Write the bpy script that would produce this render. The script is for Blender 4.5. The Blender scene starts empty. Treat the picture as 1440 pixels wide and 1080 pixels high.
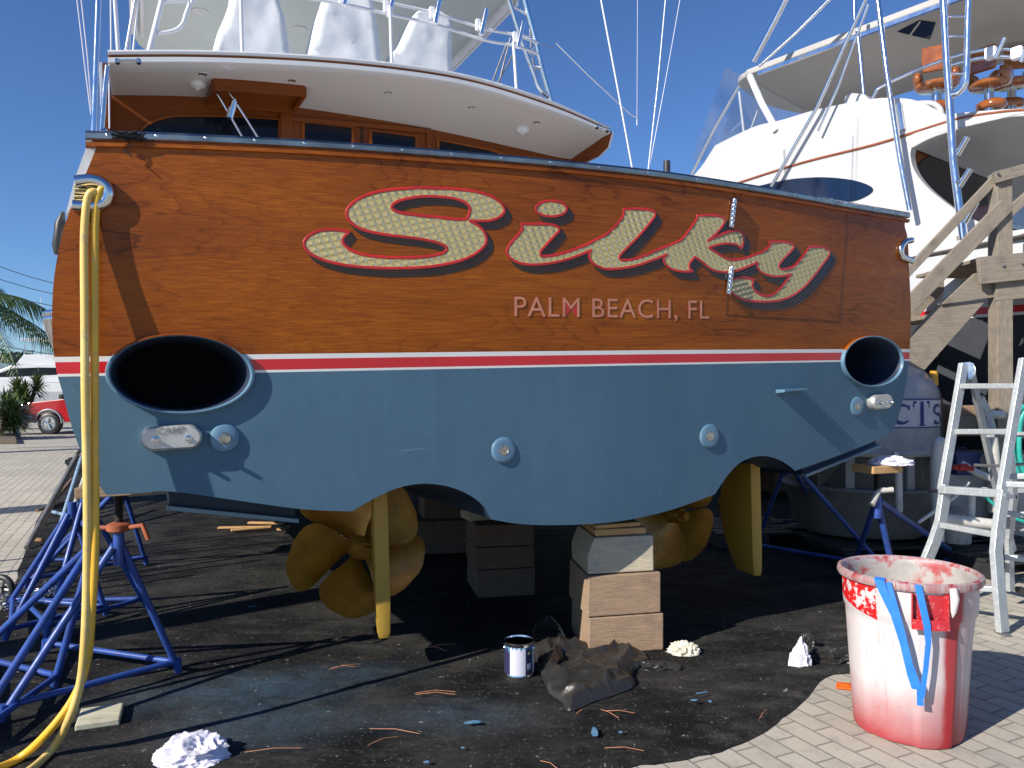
import bpy, bmesh, math, random
from mathutils import Vector, Matrix, noise
from mathutils.geometry import tessellate_polygon
random.seed(7)
SC = bpy.context.scene
COL = SC.collection
R = math.radians
# ------------------------------------------------------------------ camera
FP = 1082.0; HZ = 545.0; CH = 1.5
cam = bpy.data.cameras.new("camera"); camo = bpy.data.objects.new("camera", cam); COL.objects.link(camo)
cam.sensor_width = 36; cam.lens = 36*FP/1440; cam.clip_start = 0.05; cam.clip_end = 3000
camo.location = (0, 0, CH); camo.rotation_euler = (R(90)+math.atan((HZ-540)/FP), 0, 0)
SC.camera = camo
# ------------------------------------------------------------------ world and sun
SUN_EL = 31.5
SUN_TO = Vector((-0.787, -0.617, 0)).normalized()          # horizontal direction towards the sun
w = bpy.data.worlds.new("World"); SC.world = w; w.use_nodes = True
nt = w.node_tree; bg = nt.nodes['Background']
sky = nt.nodes.new('ShaderNodeTexSky'); sky.sky_type = 'NISHITA'; sky.sun_disc = False
sky.sun_elevation = R(SUN_EL); sky.sun_rotation = math.atan2(SUN_TO.x, SUN_TO.y)
sky.air_density = 1.0; sky.dust_density = 0.0; sky.ozone_density = 3.5
tint = nt.nodes.new('ShaderNodeMix'); tint.data_type = 'RGBA'; tint.blend_type = 'MULTIPLY'; tint.inputs[0].default_value = 1; tint.inputs[7].default_value = (.72, .95, 1.32, 1)
nt.links.new(sky.outputs[0], tint.inputs[6]); nt.links.new(tint.outputs[2], bg.inputs[0]); bg.inputs[1].default_value = 0.075
sl = bpy.data.lights.new("sun", 'SUN'); sl.energy = 5.0; sl.angle = R(0.5); sl.color = (1, .94, .85)
so = bpy.data.objects.new("sun", sl); COL.objects.link(so)
sd = SUN_TO*math.cos(R(SUN_EL)) + Vector((0, 0, math.sin(R(SUN_EL))))
so.rotation_euler = sd.to_track_quat('Z', 'Y').to_euler(); so.location = (-8, -6, 9)
SC.view_settings.view_transform = 'Standard'; SC.view_settings.look = 'None'
SC.view_settings.exposure = 0.4; SC.view_settings.gamma = 1
SC.cycles.max_bounces = 6; SC.cycles.transparent_max_bounces = 8

# ------------------------------------------------------------------ projection helpers
def ray(px, py): return Vector(((px-720)/FP, 1, (HZ-py)/FP))
def G(px, py, z=0.0):
    Y = (CH-z)*FP/(py-HZ); return Vector(((px-720)/FP*Y, Y, z))
def AT(px, py, Y): return Vector((0, 0, CH)) + ray(px, py)*Y
class Frame:
    def __init__(s, o, U, F):
        s.o = Vector(o); s.U = Vector(U).normalized(); s.F = Vector(F)
        s.F = (s.F - s.U*s.F.dot(s.U)).normalized(); s.Z = s.U.cross(s.F)
    def P(s, u, f, z): return s.o + s.U*u + s.F*f + s.Z*z
    def loc(s, w):
        d = w-s.o; return Vector((d.dot(s.U), d.dot(s.F), d.dot(s.Z)))
    def hit(s, px, py, u=None, f=None, z=None):
        r = ray(px, py); c = Vector((0, 0, CH))
        n, v = (s.U, u) if u is not None else (s.F, f) if f is not None else (s.Z, z)
        t = (v - (c-s.o).dot(n))/r.dot(n); return s.loc(c+r*t)
    def W(s, px, py, **k): return s.P(*s.hit(px, py, **k))
BW = 5.2
A = Frame((-1.90, 3.19, 0), (.903, .429, .0277), (-.429, .903, 0))
B = Frame((4.32, 9.0, 0), (.79, .613, 0), (-.613, .79, 0))
def tsurf(u, z): return -0.19*(1-((u-2.69)/2.69)**2) - 0.06*(z-1.6)
def thit(px, py):
    f = 0.0
    for _ in range(12):
        h = A.hit(px, py, f=f); f = tsurf(h.x, h.z)
    return h.x, h.z
def TP(u, z, h=0.0): return A.P(u, tsurf(u, z)-h, z)
def TX(px, py, h=0.0):
    u, z = thit(px, py); return TP(u, z, h)

# ------------------------------------------------------------------ materials
MATS = {}
def nodes(name):
    m = bpy.data.materials.new(name); m.use_nodes = True
    t = m.node_tree; return m, t, t.nodes['Principled BSDF']
def N(t, typ, **kw):
    n = t.nodes.new(typ)
    for k, v in kw.items():
        if k in n.inputs: n.inputs[k].default_value = v
        else: setattr(n, k, v)
    return n
def ramp(t, fac, stops, interp='LINEAR'):
    r = t.nodes.new('ShaderNodeValToRGB'); r.color_ramp.interpolation = interp
    e = r.color_ramp.elements
    while len(e) < len(stops): e.new(.5)
    for i, (p, c) in enumerate(stops):
        e[i].position = p; e[i].color = (c, c, c, 1) if isinstance(c, (int, float)) else (*c[:3], 1)
    t.links.new(fac, r.inputs[0]); return r.outputs[0]
def mixc(t, fac, a, b, mode='MIX'):
    m = t.nodes.new('ShaderNodeMix'); m.data_type = 'RGBA'; m.blend_type = mode
    for s, v in ((m.inputs[0], fac), (m.inputs[6], a), (m.inputs[7], b)):
        if hasattr(v, 'links'): t.links.new(v, s)
        elif isinstance(v, (int, float)): s.default_value = v
        else: s.default_value = (*v[:3], 1)
    return m.outputs[2]
def mth(t, op, a, b=None):
    m = t.nodes.new('ShaderNodeMath'); m.operation = op
    for i, v in enumerate((a, b)):
        if v is None: continue
        if hasattr(v, 'links'): t.links.new(v, m.inputs[i])
        else: m.inputs[i].default_value = v
    return m.outputs[0]
def geo(t): return t.nodes.new('ShaderNodeNewGeometry').outputs['Position']
def mapping(t, vec, rot=(0, 0, 0), scale=(1, 1, 1), loc=(0, 0, 0)):
    m = N(t, 'ShaderNodeMapping'); m.inputs['Rotation'].default_value = rot; m.inputs['Scale'].default_value = scale
    m.inputs['Location'].default_value = loc
    t.links.new(vec, m.inputs[0]); return m.outputs[0]
def noi(t, vec, scale, detail=4, rough=.55, dist=0):
    n = N(t, 'ShaderNodeTexNoise', Scale=scale, Detail=detail, Roughness=rough, Distortion=dist)
    t.links.new(vec, n.inputs['Vector']); return n.outputs[0]
def bump(t, b, h, strength=.3, dist=.01):
    n = N(t, 'ShaderNodeBump', Strength=strength, Distance=dist); t.links.new(h, n.inputs['Height'])
    t.links.new(n.outputs[0], b.inputs['Normal']); return n
def mat(name, col, rough=.5, metal=0, col2=None, sc=6, lo=.35, hi=.65, bmp=0, bsc=60, coat=0, rvar=0, stretch=(1, 1, 1), grime=None):
    """a surface of one colour drifting to a second in patches, with optional fine relief"""
    if name in MATS: return MATS[name]
    m, t, b = nodes(name); P = geo(t)
    v = mapping(t, P, scale=stretch)
    c2 = col2 or tuple(x*.8 for x in col)
    c = ramp(t, noi(t, v, sc, 5), [(lo, col), (hi, c2)])
    if grime:
        g = ramp(t, noi(t, v, sc*5, 6, .7), [(.55, 0), (.72, 1)])
        c = mixc(t, g, c, grime)
    t.links.new(c, b.inputs['Base Color'])
    b.inputs['Roughness'].default_value = rough; b.inputs['Metallic'].default_value = metal
    if rvar:
        t.links.new(ramp(t, noi(t, v, sc*2.3, 4), [(.3, max(.02, rough-rvar)), (.7, rough+rvar)]), b.inputs['Roughness'])
    if coat: b.inputs['Coat Weight'].default_value = coat; b.inputs['Coat Roughness'].default_value = .05
    if bmp: bump(t, b, noi(t, P, bsc, 4), bmp, .004)
    MATS[name] = m; return m

def frame_coords(t, fr):
    """position expressed along the boat: x across, y forward, z up"""
    P = geo(t)
    sub = N(t, 'ShaderNodeVectorMath', operation='SUBTRACT'); t.links.new(P, sub.inputs[0]); sub.inputs[1].default_value = fr.o
    cmb = N(t, 'ShaderNodeCombineXYZ')
    for i, ax in enumerate((fr.U, fr.F, fr.Z)):
        d = N(t, 'ShaderNodeVectorMath', operation='DOT_PRODUCT'); t.links.new(sub.outputs[0], d.inputs[0]); d.inputs[1].default_value = ax
        t.links.new(d.outputs['Value'], cmb.inputs[i])
    return cmb.outputs[0]
def teak(name, a, b_, c_, gloss=.14, seed=0.0, stretch=(.33, 2.2, 2.2)):
    m, t, b = nodes(name)
    V = mapping(t, frame_coords(t, A), loc=(seed, seed, seed))
    # slow figure bends the growth rings; long stretched fibre dominates
    warp = noi(t, mapping(t, V, scale=(.42, 1, 1.9)), 1.1, 3, .5)
    sep = N(t, 'ShaderNodeSeparateXYZ'); t.links.new(V, sep.inputs[0])
    rings = mth(t, 'ADD', mth(t, 'MULTIPLY', warp, 30.0), mth(t, 'MULTIPLY', sep.outputs[2], 4.0))
    rings = mth(t, 'ADD', rings, mth(t, 'MULTIPLY', noi(t, mapping(t, V, scale=(2.5, 6, 12)), 3, 4), .7))
    ring = ramp(t, mth(t, 'FRACT', rings), [(0, .5), (.45, .45), (.86, .70), (.93, 1.25), (1, .5)])
    fig = ramp(t, noi(t, mapping(t, V, scale=(.35, 1, 1.3)), 1.6, 2), [(.44, .07), (.60, .26)])   # figure shows only in patches
    fib = noi(t, mapping(t, V, scale=(1.5, 60, 110)), 1.5, 8, .75)
    band = noi(t, mapping(t, V, scale=(.22, 1, 2.6)), 2.2, 4, .6)
    big = noi(t, mapping(t, V, scale=(.4, 1, .9)), 1.3, 3)
    f1 = mth(t, 'ADD', mth(t, 'MULTIPLY', ring, fig), mth(t, 'MULTIPLY', mth(t, 'SUBTRACT', mth(t, 'MULTIPLY', fib, 1.5), .25), .46))
    f1 = mth(t, 'ADD', f1, mth(t, 'MULTIPLY', band, .24)); f1 = mth(t, 'ADD', f1, mth(t, 'MULTIPLY', big, .25))
    f1 = mth(t, 'ADD', f1, .125)
    c = ramp(t, f1, [(.45, a), (.66, b_), (.92, c_)])
    # occasional dark mineral streaks
    st = ramp(t, noi(t, mapping(t, V, scale=(.9, 10, 34)), 1.3, 6, .6, .4), [(.64, 0), (.74, 1)])
    c = mixc(t, mth(t, 'MULTIPLY', st, .45), c, tuple(x*.35 for x in c_))
    t.links.new(c, b.inputs['Base Color'])
    b.inputs['Roughness'].default_value = .5; b.inputs['Specular IOR Level'].default_value = .15
    b.inputs['Coat Weight'].default_value = .28; b.inputs['Coat Roughness'].default_value = gloss*.5; b.inputs['Coat IOR'].default_value = 1.4
    sm = noi(t, V, 2.2, 3)
    bump(t, b, mth(t, 'ADD', sm, mth(t, 'MULTIPLY', fib, .02)), .05, .02)
    MATS[name] = m; return m
M_TEAK = teak('varnished_teak', (.50, .150, .009), (.28, .068, .005), (.10, .021, .003))
M_TEAK_IN = teak('shaded_teak', (.26, .075, .012), (.19, .048, .008), (.10, .022, .005), .2, 3.0)  # teak colours lowered to put the cockpit's shade into the wood
def mk_blue():
    m, t, b = nodes('bottom_paint'); V = frame_coords(t, A)
    c = ramp(t, noi(t, V, 1.1, 5, .6), [(.3, (.082, .165, .235)), (.7, (.066, .138, .198))])
    drip = ramp(t, noi(t, mapping(t, V, scale=(9, 1, .35)), 2, 4), [(.57, 0), (.8, .18)])
    c = mixc(t, drip, c, (.14, .235, .31))
    sp = ramp(t, noi(t, V, 55, 3), [(.68, 0), (.74, .3)])
    c = mixc(t, sp, c, (.2, .29, .36))
    rl_ = ramp(t, noi(t, mapping(t, V, scale=(6, 1, .7)), 1.6, 6, .7), [(.35, 0), (.7, .5)])
    c = mixc(t, rl_, c, (.058, .125, .182))
    fade = ramp(t, noi(t, V, .9, 6, .65), [(.5, 0), (.68, .55)]); c = mixc(t, fade, c, (.098, .182, .245))
    scf = ramp(t, noi(t, mapping(t, V, rot=(0, .5, 0), scale=(1, 1, 14)), 2.4, 6, .7), [(.68, 0), (.73, .5)]); c = mixc(t, scf, c, (.20, .30, .36))
    t.links.new(c, b.inputs['Base Color']); b.inputs['Roughness'].default_value = .55
    b.inputs['Specular IOR Level'].default_value = .25
    bump(t, b, mth(t, 'ADD', noi(t, V, 30, 4), mth(t, 'MULTIPLY', noi(t, V, 3, 2), 4)), .12, .004)
    MATS['bottom_paint'] = m; return m
M_BLUE = mk_blue()
M_BLUEF = mat('fitting_blue', (.125, .235, .33), .45, col2=(.10, .20, .29), sc=20, bmp=.1)
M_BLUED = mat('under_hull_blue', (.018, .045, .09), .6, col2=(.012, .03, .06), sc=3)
M_RED = mat('stripe_red', (.62, .012, .03), .15, col2=(.55, .01, .02), sc=2, coat=.6)
M_WSTR = mat('stripe_white', (.8, .79, .76), .2, col2=(.74, .73, .7), sc=2, coat=.5)
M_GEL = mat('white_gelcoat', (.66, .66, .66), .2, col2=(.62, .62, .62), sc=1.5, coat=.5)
M_GELI = mat('ceiling_white', (.60, .565, .53), .35, col2=(.57, .535, .50), sc=1)
M_HT = mat('hardtop_underside', (.62, .68, .66), .4, col2=(.56, .62, .60), sc=1)
M_CHR = mat('polished_stainless', (.66, .65, .64), .14, 1, col2=(.66, .67, .7), sc=9, rvar=.04)
M_ALU = mat('polished_aluminium', (.86, .87, .9), .16, 1, col2=(.78, .79, .82), sc=5, rvar=.05)
M_PALU = mat('white_painted_pipe', (.80, .80, .82), .22, col2=(.74, .74, .78), sc=4, coat=.5)
M_GLASS = mat('dark_glass', (.006, .008, .014), .04, col2=(.01, .012, .02), sc=2)
M_GLASS.node_tree.nodes['Principled BSDF'].inputs['Specular IOR Level'].default_value = .2
M_BLK = mat('black_void', (.004, .004, .006), .8, col2=(.002, .002, .003), sc=2)
M_SEAM = mat('seam_dark', (.03, .012, .006), .6)
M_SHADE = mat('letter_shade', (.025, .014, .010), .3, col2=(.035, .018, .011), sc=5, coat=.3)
M_LRED = mat('letter_red', (.62, .022, .016), .35, col2=(.42, .015, .012), sc=6, coat=.4)
M_PORT = mat('letter_pale', (.62, .26, .15), .6, col2=(.52, .19, .10), sc=9)
def mk_gold():
    m, t, b = nodes('engine_turned_gold'); V = frame_coords(t, A)
    v = N(t, 'ShaderNodeTexVoronoi', Scale=1.0, Randomness=.08); v.feature = 'F1'
    vs = mapping(t, V, rot=(0, R(18), 0), scale=(26, 0.001, 34)); t.links.new(vs, v.inputs['Vector'])
    sub = N(t, 'ShaderNodeVectorMath', operation='SUBTRACT'); t.links.new(vs, sub.inputs[0]); t.links.new(v.outputs['Position'], sub.inputs[1])
    sp = N(t, 'ShaderNodeSeparateXYZ'); t.links.new(sub.outputs[0], sp.inputs[0])
    ang = mth(t, 'ARCTAN2', sp.outputs[2], sp.outputs[0])
    bow = mth(t, 'SINE', mth(t, 'ADD', mth(t, 'MULTIPLY', ang, 1.0), mth(t, 'MULTIPLY', noi(t, V, 1.6, 3), 5.0)))
    h = mth(t, 'ADD', mth(t, 'MULTIPLY', v.outputs['Distance'], -1.0), mth(t, 'MULTIPLY', bow, .18))
    c = ramp(t, bow, [(.0, (.52, .42, .18)), (.7, (.70, .58, .28)), (.9, (1.0, .90, .58))])  # bow-tie glints of each swirl painted as brighter gold
    c = mixc(t, ramp(t, noi(t, V, 1.1, 3), [(.4, 0), (.65, .3)]), c, (.42, .35, .17))
    t.links.new(c, b.inputs['Base Color'])
    b.inputs['Metallic'].default_value = .3; b.inputs['Roughness'].default_value = .34
    bump(t, b, h, .8, .012); MATS['gold'] = m; return m
M_GOLD = mk_gold()
M_BRONZE = mat('gold_running_gear_paint', (.46, .235, .026), .36, .35, col2=(.32, .14, .014), sc=7, rvar=.1, bmp=.15, bsc=25, coat=.2)
M_RUD = mat('yellow_rudder_paint', (.44, .255, .032), .45, .1, col2=(.42, .26, .04), sc=5, bmp=.15, bsc=25)
M_ZINC = mat('zinc', (.52, .53, .52), .45, .65, col2=(.62, .62, .58), sc=20, bmp=.3, bsc=70, rvar=.1)
def wood(name, a, b_, sc=1.0, axis=(1, 12, 12), rot=0, dirt=None):
    if name in MATS: return MATS[name]
    m, t, b = nodes(name)
    tc = t.nodes.new('ShaderNodeTexCoord').outputs['Object']
    V = mapping(t, tc, rot=(0, 0, rot), scale=axis)
    g = noi(t, V, 5*sc, 7, .65, 1.2)
    w_ = N(t, 'ShaderNodeTexWave', Scale=2.2*sc, Distortion=7, Detail=4); w_.bands_direction = 'Z'; t.links.new(V, w_.inputs[0])
    f = mth(t, 'ADD', mth(t, 'MULTIPLY', g, .92), mth(t, 'MULTIPLY', w_.outputs[1], .08))
    c = ramp(t, f, [(.3, a), (.62, b_), (.8, tuple(x*.55 for x in b_))])
    stn = ramp(t, noi(t, tc, 7, 5), [(.5, 0), (.75, .5)])
    c = mixc(t, stn, c, dirt or tuple(x*.5 for x in b_))
    t.links.new(c, b.inputs['Base Color']); b.inputs['Roughness'].default_value = .85
    bump(t, b, f, .5, .006); MATS[name] = m; return m
M_BLKW = wood('weathered_timber', (.40, .27, .17), (.28, .19, .12), dirt=(.16, .12, .09))
M_BLKW2 = wood('pale_timber', (.60, .52, .36), (.44, .38, .27), dirt=(.28, .28, .24))
M_SHIM = wood('fresh_pine', (.62, .38, .17), (.48, .27, .11))
M_OLDW = wood('grey_deck_timber', (.30, .255, .20), (.20, .168, .13), axis=(14, 14, 1.2))
M_OLDX = wood('grey_deck_board', (.30, .255, .20), (.20, .168, .13), axis=(1.2, 14, 14))
M_DARKW = wood('dark_timber', (.20, .13, .08), (.12, .08, .055))  # darker brown for the rear blocks under the hull
M_STAND = mat('blue_stand_enamel', (.030, .085, .34), .42, col2=(.02, .055, .24), sc=9, bmp=.15, bsc=40, rvar=.1, grime=(.08, .075, .08))
M_STAND2 = mat('light_blue_pipe', (.28, .40, .52), .4, col2=(.2, .3, .42), sc=9, grime=(.12, .08, .05))
M_RUSTP = mat('rusty_pipe', (.26, .16, .10), .7, .2, col2=(.16, .10, .07), sc=14, grime=(.3, .28, .25))
M_GREYP = mat('grey_steel_pipe', (.30, .29, .28), .45, .6, col2=(.2, .19, .18), sc=10)
M_ORANGE = mat('rusty_orange', (.40, .10, .03), .7, col2=(.22, .06, .03), sc=16)
M_DSTEEL = mat('dark_screw_steel', (.06, .06, .065), .5, .6, col2=(.1, .08, .06), sc=30)
M_HOSE = mat('yellow_hose_rubber', (.90, .50, .035), .35, col2=(.72, .42, .035), sc=5, grime=(.5, .38, .16), coat=.2)
M_HOSE2 = mat('pale_yellow_hose', (.80, .58, .19), .38, col2=(.74, .50, .12), sc=5, grime=(.4, .33, .2), coat=.2)
M_LADDER = mat('paint_spattered_aluminium', (.47, .50, .51), .42, .3, col2=(.39, .42, .44), sc=9, grime=(.76, .78, .76), bmp=.1)
M_TAPE = mat('blue_tape', (.03, .22, .78), .45, col2=(.02, .17, .65), sc=10)
M_PVC = mat('white_pvc', (.70, .69, .65), .35, col2=(.55, .54, .5), sc=8)
M_BPL = mat('black_plastic', (.02, .02, .022), .45, col2=(.035, .035, .035), sc=10)
M_TEAL = mat('teal_hose_rubber', (.03, .42, .34), .4, col2=(.02, .3, .26), sc=6)
M_GREYF = mat('grey_fibreglass', (.36, .37, .39), .35, col2=(.30, .31, .33), sc=3, coat=.2, grime=(.25, .25, .26))
M_OFFW = mat('dirty_white_plastic', (.50, .49, .45), .5, col2=(.40, .39, .35), sc=3, grime=(.25, .24, .2))
M_NAVY = mat('navy_letter', (.02, .03, .22), .4)
M_LABW = mat('label_white', (.60, .61, .66), .4)
M_RAG = mat('white_rag', (.74, .72, .80), .9, col2=(.66, .64, .72), sc=18, bmp=.4, bsc=60)
M_RAG2 = mat('cream_rag', (.76, .73, .62), .9, col2=(.66, .6, .45), sc=18, bmp=.4, bsc=60)
M_COVER = mat('white_canvas_cover', (.80, .81, .81), .8, col2=(.68, .7, .71), sc=4, bmp=.3, bsc=9)

# ------------------------------------------------------------------ mesh builder
class MB:
    def __init__(s): s.v = []; s.f = []; s.mi = []
    def add(s, vs, fs, mi=0):
        n = len(s.v); s.v += [Vector(v) for v in vs]; s.f += [tuple(i+n for i in f) for f in fs]; s.mi += [mi]*len(fs); return s
    def hexa(s, p, mi=0):       # 8 corners: bottom loop, top loop
        return s.add(p, [(3, 2, 1, 0), (4, 5, 6, 7), (0, 1, 5, 4), (1, 2, 6, 5), (2, 3, 7, 6), (3, 0, 4, 7)], mi)
    def box(s, c, size, ax=None, mi=0):
        c = Vector(c); X, Y, Z = ax or (Vector((1, 0, 0)), Vector((0, 1, 0)), Vector((0, 0, 1)))
        X = X*size[0]/2; Y = Y*size[1]/2; Z = Z*size[2]/2
        return s.hexa([c-X-Y-Z, c+X-Y-Z, c+X+Y-Z, c-X+Y-Z, c-X-Y+Z, c+X-Y+Z, c+X+Y+Z, c-X+Y+Z], mi)
    def beam(s, a, b, w_, h, up=Vector((0, 0, 1)), mi=0):
        a = Vector(a); b = Vector(b); d = (b-a); L = d.length; d.normalize()
        x = d.cross(up).normalized(); y = x.cross(d)
        return s.box((a+b)/2, (L, w_, h), (d, x, y), mi)
    def tube(s, pts, r, n=10, cap=True, mi=0, flat=1.0, up=None):
        pts = [Vector(p) for p in pts]; rs = r if isinstance(r, (list, tuple)) else [r]*len(pts)
        base = len(s.v); prev = None
        for i, p in enumerate(pts):
            d = (pts[min(i+1, len(pts)-1)]-pts[max(i-1, 0)]).normalized()
            if prev is None:
                a = Vector(up) if up is not None else (Vector((0, 0, 1)) if abs(d.z) < .9 else Vector((1, 0, 0)))
                x = d.cross(a).normalized()
            else: x = (prev - d*prev.dot(d)).normalized()
            prev = x; y = d.cross(x)
            for k in range(n):
                an = 2*math.pi*k/n; s.v.append(p + x*math.cos(an)*rs[i] + y*math.sin(an)*rs[i]*flat)
        for i in range(len(pts)-1):
            for k in range(n):
                a = base+i*n+k; b = base+i*n+(k+1) % n
                s.f.append((a, b, b+n, a+n)); s.mi.append(mi)
        if cap:
            s.f.append(tuple(base+k for k in range(n))[::-1]); s.f.append(tuple(base+(len(pts)-1)*n+k for k in range(n))); s.mi += [mi, mi]
        return s
    def lathe(s, o, prof, n=32, ax=None, mi=0, cap=True, fn=None):
        o = Vector(o); X, Y, Z = ax or (Vector((1, 0, 0)), Vector((0, 1, 0)), Vector((0, 0, 1)))
        base = len(s.v)
        for r, z in prof:
            for k in range(n):
                an = 2*math.pi*k/n; rr = fn(r, z, an) if fn else r
                s.v.append(o + X*math.cos(an)*rr + Y*math.sin(an)*rr + Z*z)
        for i in range(len(prof)-1):
            for k in range(n):
                a = base+i*n+k; b = base+i*n+(k+1) % n
                s.f.append((a, b, b+n, a+n)); s.mi.append(mi)
        if cap:
            s.f.append(tuple(base+k for k in range(n))[::-1]); s.f.append(tuple(base+(len(prof)-1)*n+k for k in range(n))); s.mi += [mi, mi]
        return s
    def prism(s, poly, d, mi=0, holes=()):
        """poly: 3D loop, extruded by vector d"""
        loops = [[Vector(p) for p in poly]] + [[Vector(p) for p in h] for h in holes]
        d = Vector(d); tris = tessellate_polygon(loops); flat = [p for l in loops for p in l]; n = len(flat)
        fs = [tuple(t_) for t_ in tris] + [tuple(i+n for i in reversed(t_)) for t_ in tris]
        o = 0
        for l in loops:
            m_ = len(l)
            for i in range(m_): fs.append((o+i, o+(i+1) % m_, o+(i+1) % m_+n, o+i+n))
            o += m_
        return s.add(flat + [p+d for p in flat], fs, mi)
    def sheet(s, fn, nu, nv, mi=0):
        b = [fn(i/nu, j/nv) for j in range(nv+1) for i in range(nu+1)]
        return s.add(b, [(j*(nu+1)+i, j*(nu+1)+i+1, (j+1)*(nu+1)+i+1, (j+1)*(nu+1)+i) for j in range(nv) for i in range(nu)], mi)
    def build(s, name, mats, parent=None, smooth=None, bevel=0, fix=True, origin=None):
        me = bpy.data.meshes.new(name); bm = bmesh.new()
        vs = [bm.verts.new(v) for v in s.v]
        for f, mi in zip(s.f, s.mi):
            try: bf = bm.faces.new([vs[i] for i in f]); bf.material_index = mi
            except ValueError: pass
        if fix: bmesh.ops.recalc_face_normals(bm, faces=bm.faces[:])
        if bevel:
            es = [e for e in bm.edges if len(e.link_faces) == 2 and e.calc_face_angle(0) > R(30)]
            bmesh.ops.bevel(bm, geom=es, offset=bevel, segments=2, profile=.5, affect='EDGES', clamp_overlap=True)
        if parent is not None:
            p = parent
            o = Vector((0, 0, 0))
            while p is not None: o += p.location; p = p.parent
        elif origin is not None: o = Vector(origin)
        else:
            xs = [v.co for v in bm.verts]; o = Vector((sum(v.x for v in xs)/len(xs), sum(v.y for v in xs)/len(xs), min(v.z for v in xs)))
        bmesh.ops.translate(bm, vec=-o, verts=bm.verts[:])
        bm.to_mesh(me); bm.free()
        ml = mats if isinstance(mats, (list, tuple)) else [mats]
        for m in ml: me.materials.append(m)
        if smooth is not None:
            me.shade_smooth(); me.set_sharp_from_angle(angle=R(smooth))
        ob = bpy.data.objects.new(name, me); COL.objects.link(ob)
        if parent is not None: ob.parent = parent
        else: ob.location = o
        return ob
def tag(o, label=None, cat=None, group=None, kind=None):
    if label: o['label'] = label
    if cat: o['category'] = cat
    if group: o['group'] = group
    if kind: o['kind'] = kind
    return o
def thing(name, loc, label, cat, group=None):
    o = bpy.data.objects.new(name, None); COL.objects.link(o); o.location = loc; o.empty_display_size = .2
    return tag(o, label, cat, group)
def smoothpts(pts, n=6, closed=True):
    """Catmull-Rom through points; a point with a third truthy value is a corner"""
    P = [(Vector((p[0], p[1])), len(p) > 2) for p in pts]; out = []; m = len(P)
    rng = range(m) if closed else range(m-1)
    for i in rng:
        p1, c1 = P[i]; p2, c2 = P[(i+1) % m]
        p0 = P[(i-1) % m][0] if (closed or i > 0) else p1
        p3 = P[(i+2) % m][0] if (closed or i+2 < m) else p2
        if c1: p0 = p1
        if c2: p3 = p2
        for k in range(n):
            t = k/n
            out.append(.5*((2*p1) + (p2-p0)*t + (2*p0-5*p1+4*p2-p3)*t*t + (3*p1-p0-3*p2+p3)*t**3))
    if not closed: out.append(P[-1][0])
    return out
def fill2d(loops, xcuts=(), ycuts=()):
    """flat mesh of loops (outer first, then holes), cut along given x and y lines -> verts2d, faces"""
    L3 = [[Vector((p[0], p[1], 0)) for p in l] for l in loops]
    tris = tessellate_polygon(L3); flat = [p for l in L3 for p in l]
    bm = bmesh.new(); vs = [bm.verts.new(p) for p in flat]
    for t_ in tris:
        try: bm.faces.new([vs[i] for i in t_])
        except ValueError: pass
    for axis, cuts in ((0, xcuts), (1, ycuts)):
        for c in cuts:
            no = (1, 0, 0) if axis == 0 else (0, 1, 0); co = (c, 0, 0) if axis == 0 else (0, c, 0)
            bmesh.ops.bisect_plane(bm, geom=bm.verts[:]+bm.edges[:]+bm.faces[:], plane_co=co, plane_no=no, dist=1e-6)
    bm.verts.index_update()
    v = [x.co.copy() for x in bm.verts]; f = [tuple(x.index for x in fc.verts) for fc in bm.faces]
    bm.free(); return v, f

# ------------------------------------------------------------------ ground
def mk_pavers():
    m, t, b = nodes('concrete_pavers'); P = geo(t)
    V = mapping(t, P, rot=(0, 0, R(-25.5)))
    br = N(t, 'ShaderNodeTexBrick', Scale=1.0); br.offset = .5
    br.inputs['Brick Width'].default_value = .215; br.inputs['Row Height'].default_value = .11
    br.inputs['Mortar Size'].default_value = .006; br.inputs['Mortar Smooth'].default_value = .3
    br.inputs['Color1'].default_value = (.55, .50, .40, 1); br.inputs['Color2'].default_value = (.46, .42, .34, 1)
    br.inputs['Mortar'].default_value = (.24, .22, .18, 1)
    wv = N(t, 'ShaderNodeVectorMath', operation='ADD'); t.links.new(mapping(t, V, rot=(0, 0, R(90))), wv.inputs[0]); wv.inputs[1].default_value = (0, 0, 0)
    t.links.new(wv.outputs[0], br.inputs['Vector'])
    n1 = noi(t, P, .7, 5); n2 = noi(t, P, 9, 6, .7)
    c = mixc(t, ramp(t, n1, [(.4, 0), (.7, .35)]), br.outputs[0], (.25, .23, .20))
    c = mixc(t, ramp(t, n2, [(.5, 0), (.75, .5)]), c, (.20, .185, .165))
    c = mixc(t, ramp(t, noi(t, P, 160, 2), [(.35, .25), (.65, 0)]), c, (.17, .16, .15))
    t.links.new(c, b.inputs['Base Color']); b.inputs['Roughness'].default_value = .9
    h = mth(t, 'SUBTRACT', mth(t, 'MULTIPLY', n2, .3), br.outputs['Fac'])
    bump(t, b, h, .6, .004); return m
M_PAVE = mk_pavers()
g = MB(); S_ = 1500
g.add([(-S_, -40, 0), (S_, -40, 0), (S_, S_, 0), (-S_, S_, 0)], [(0, 1, 2, 3)])
tag(g.build('ground', M_PAVE, origin=(0, 0, 0)), kind='structure')

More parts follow.
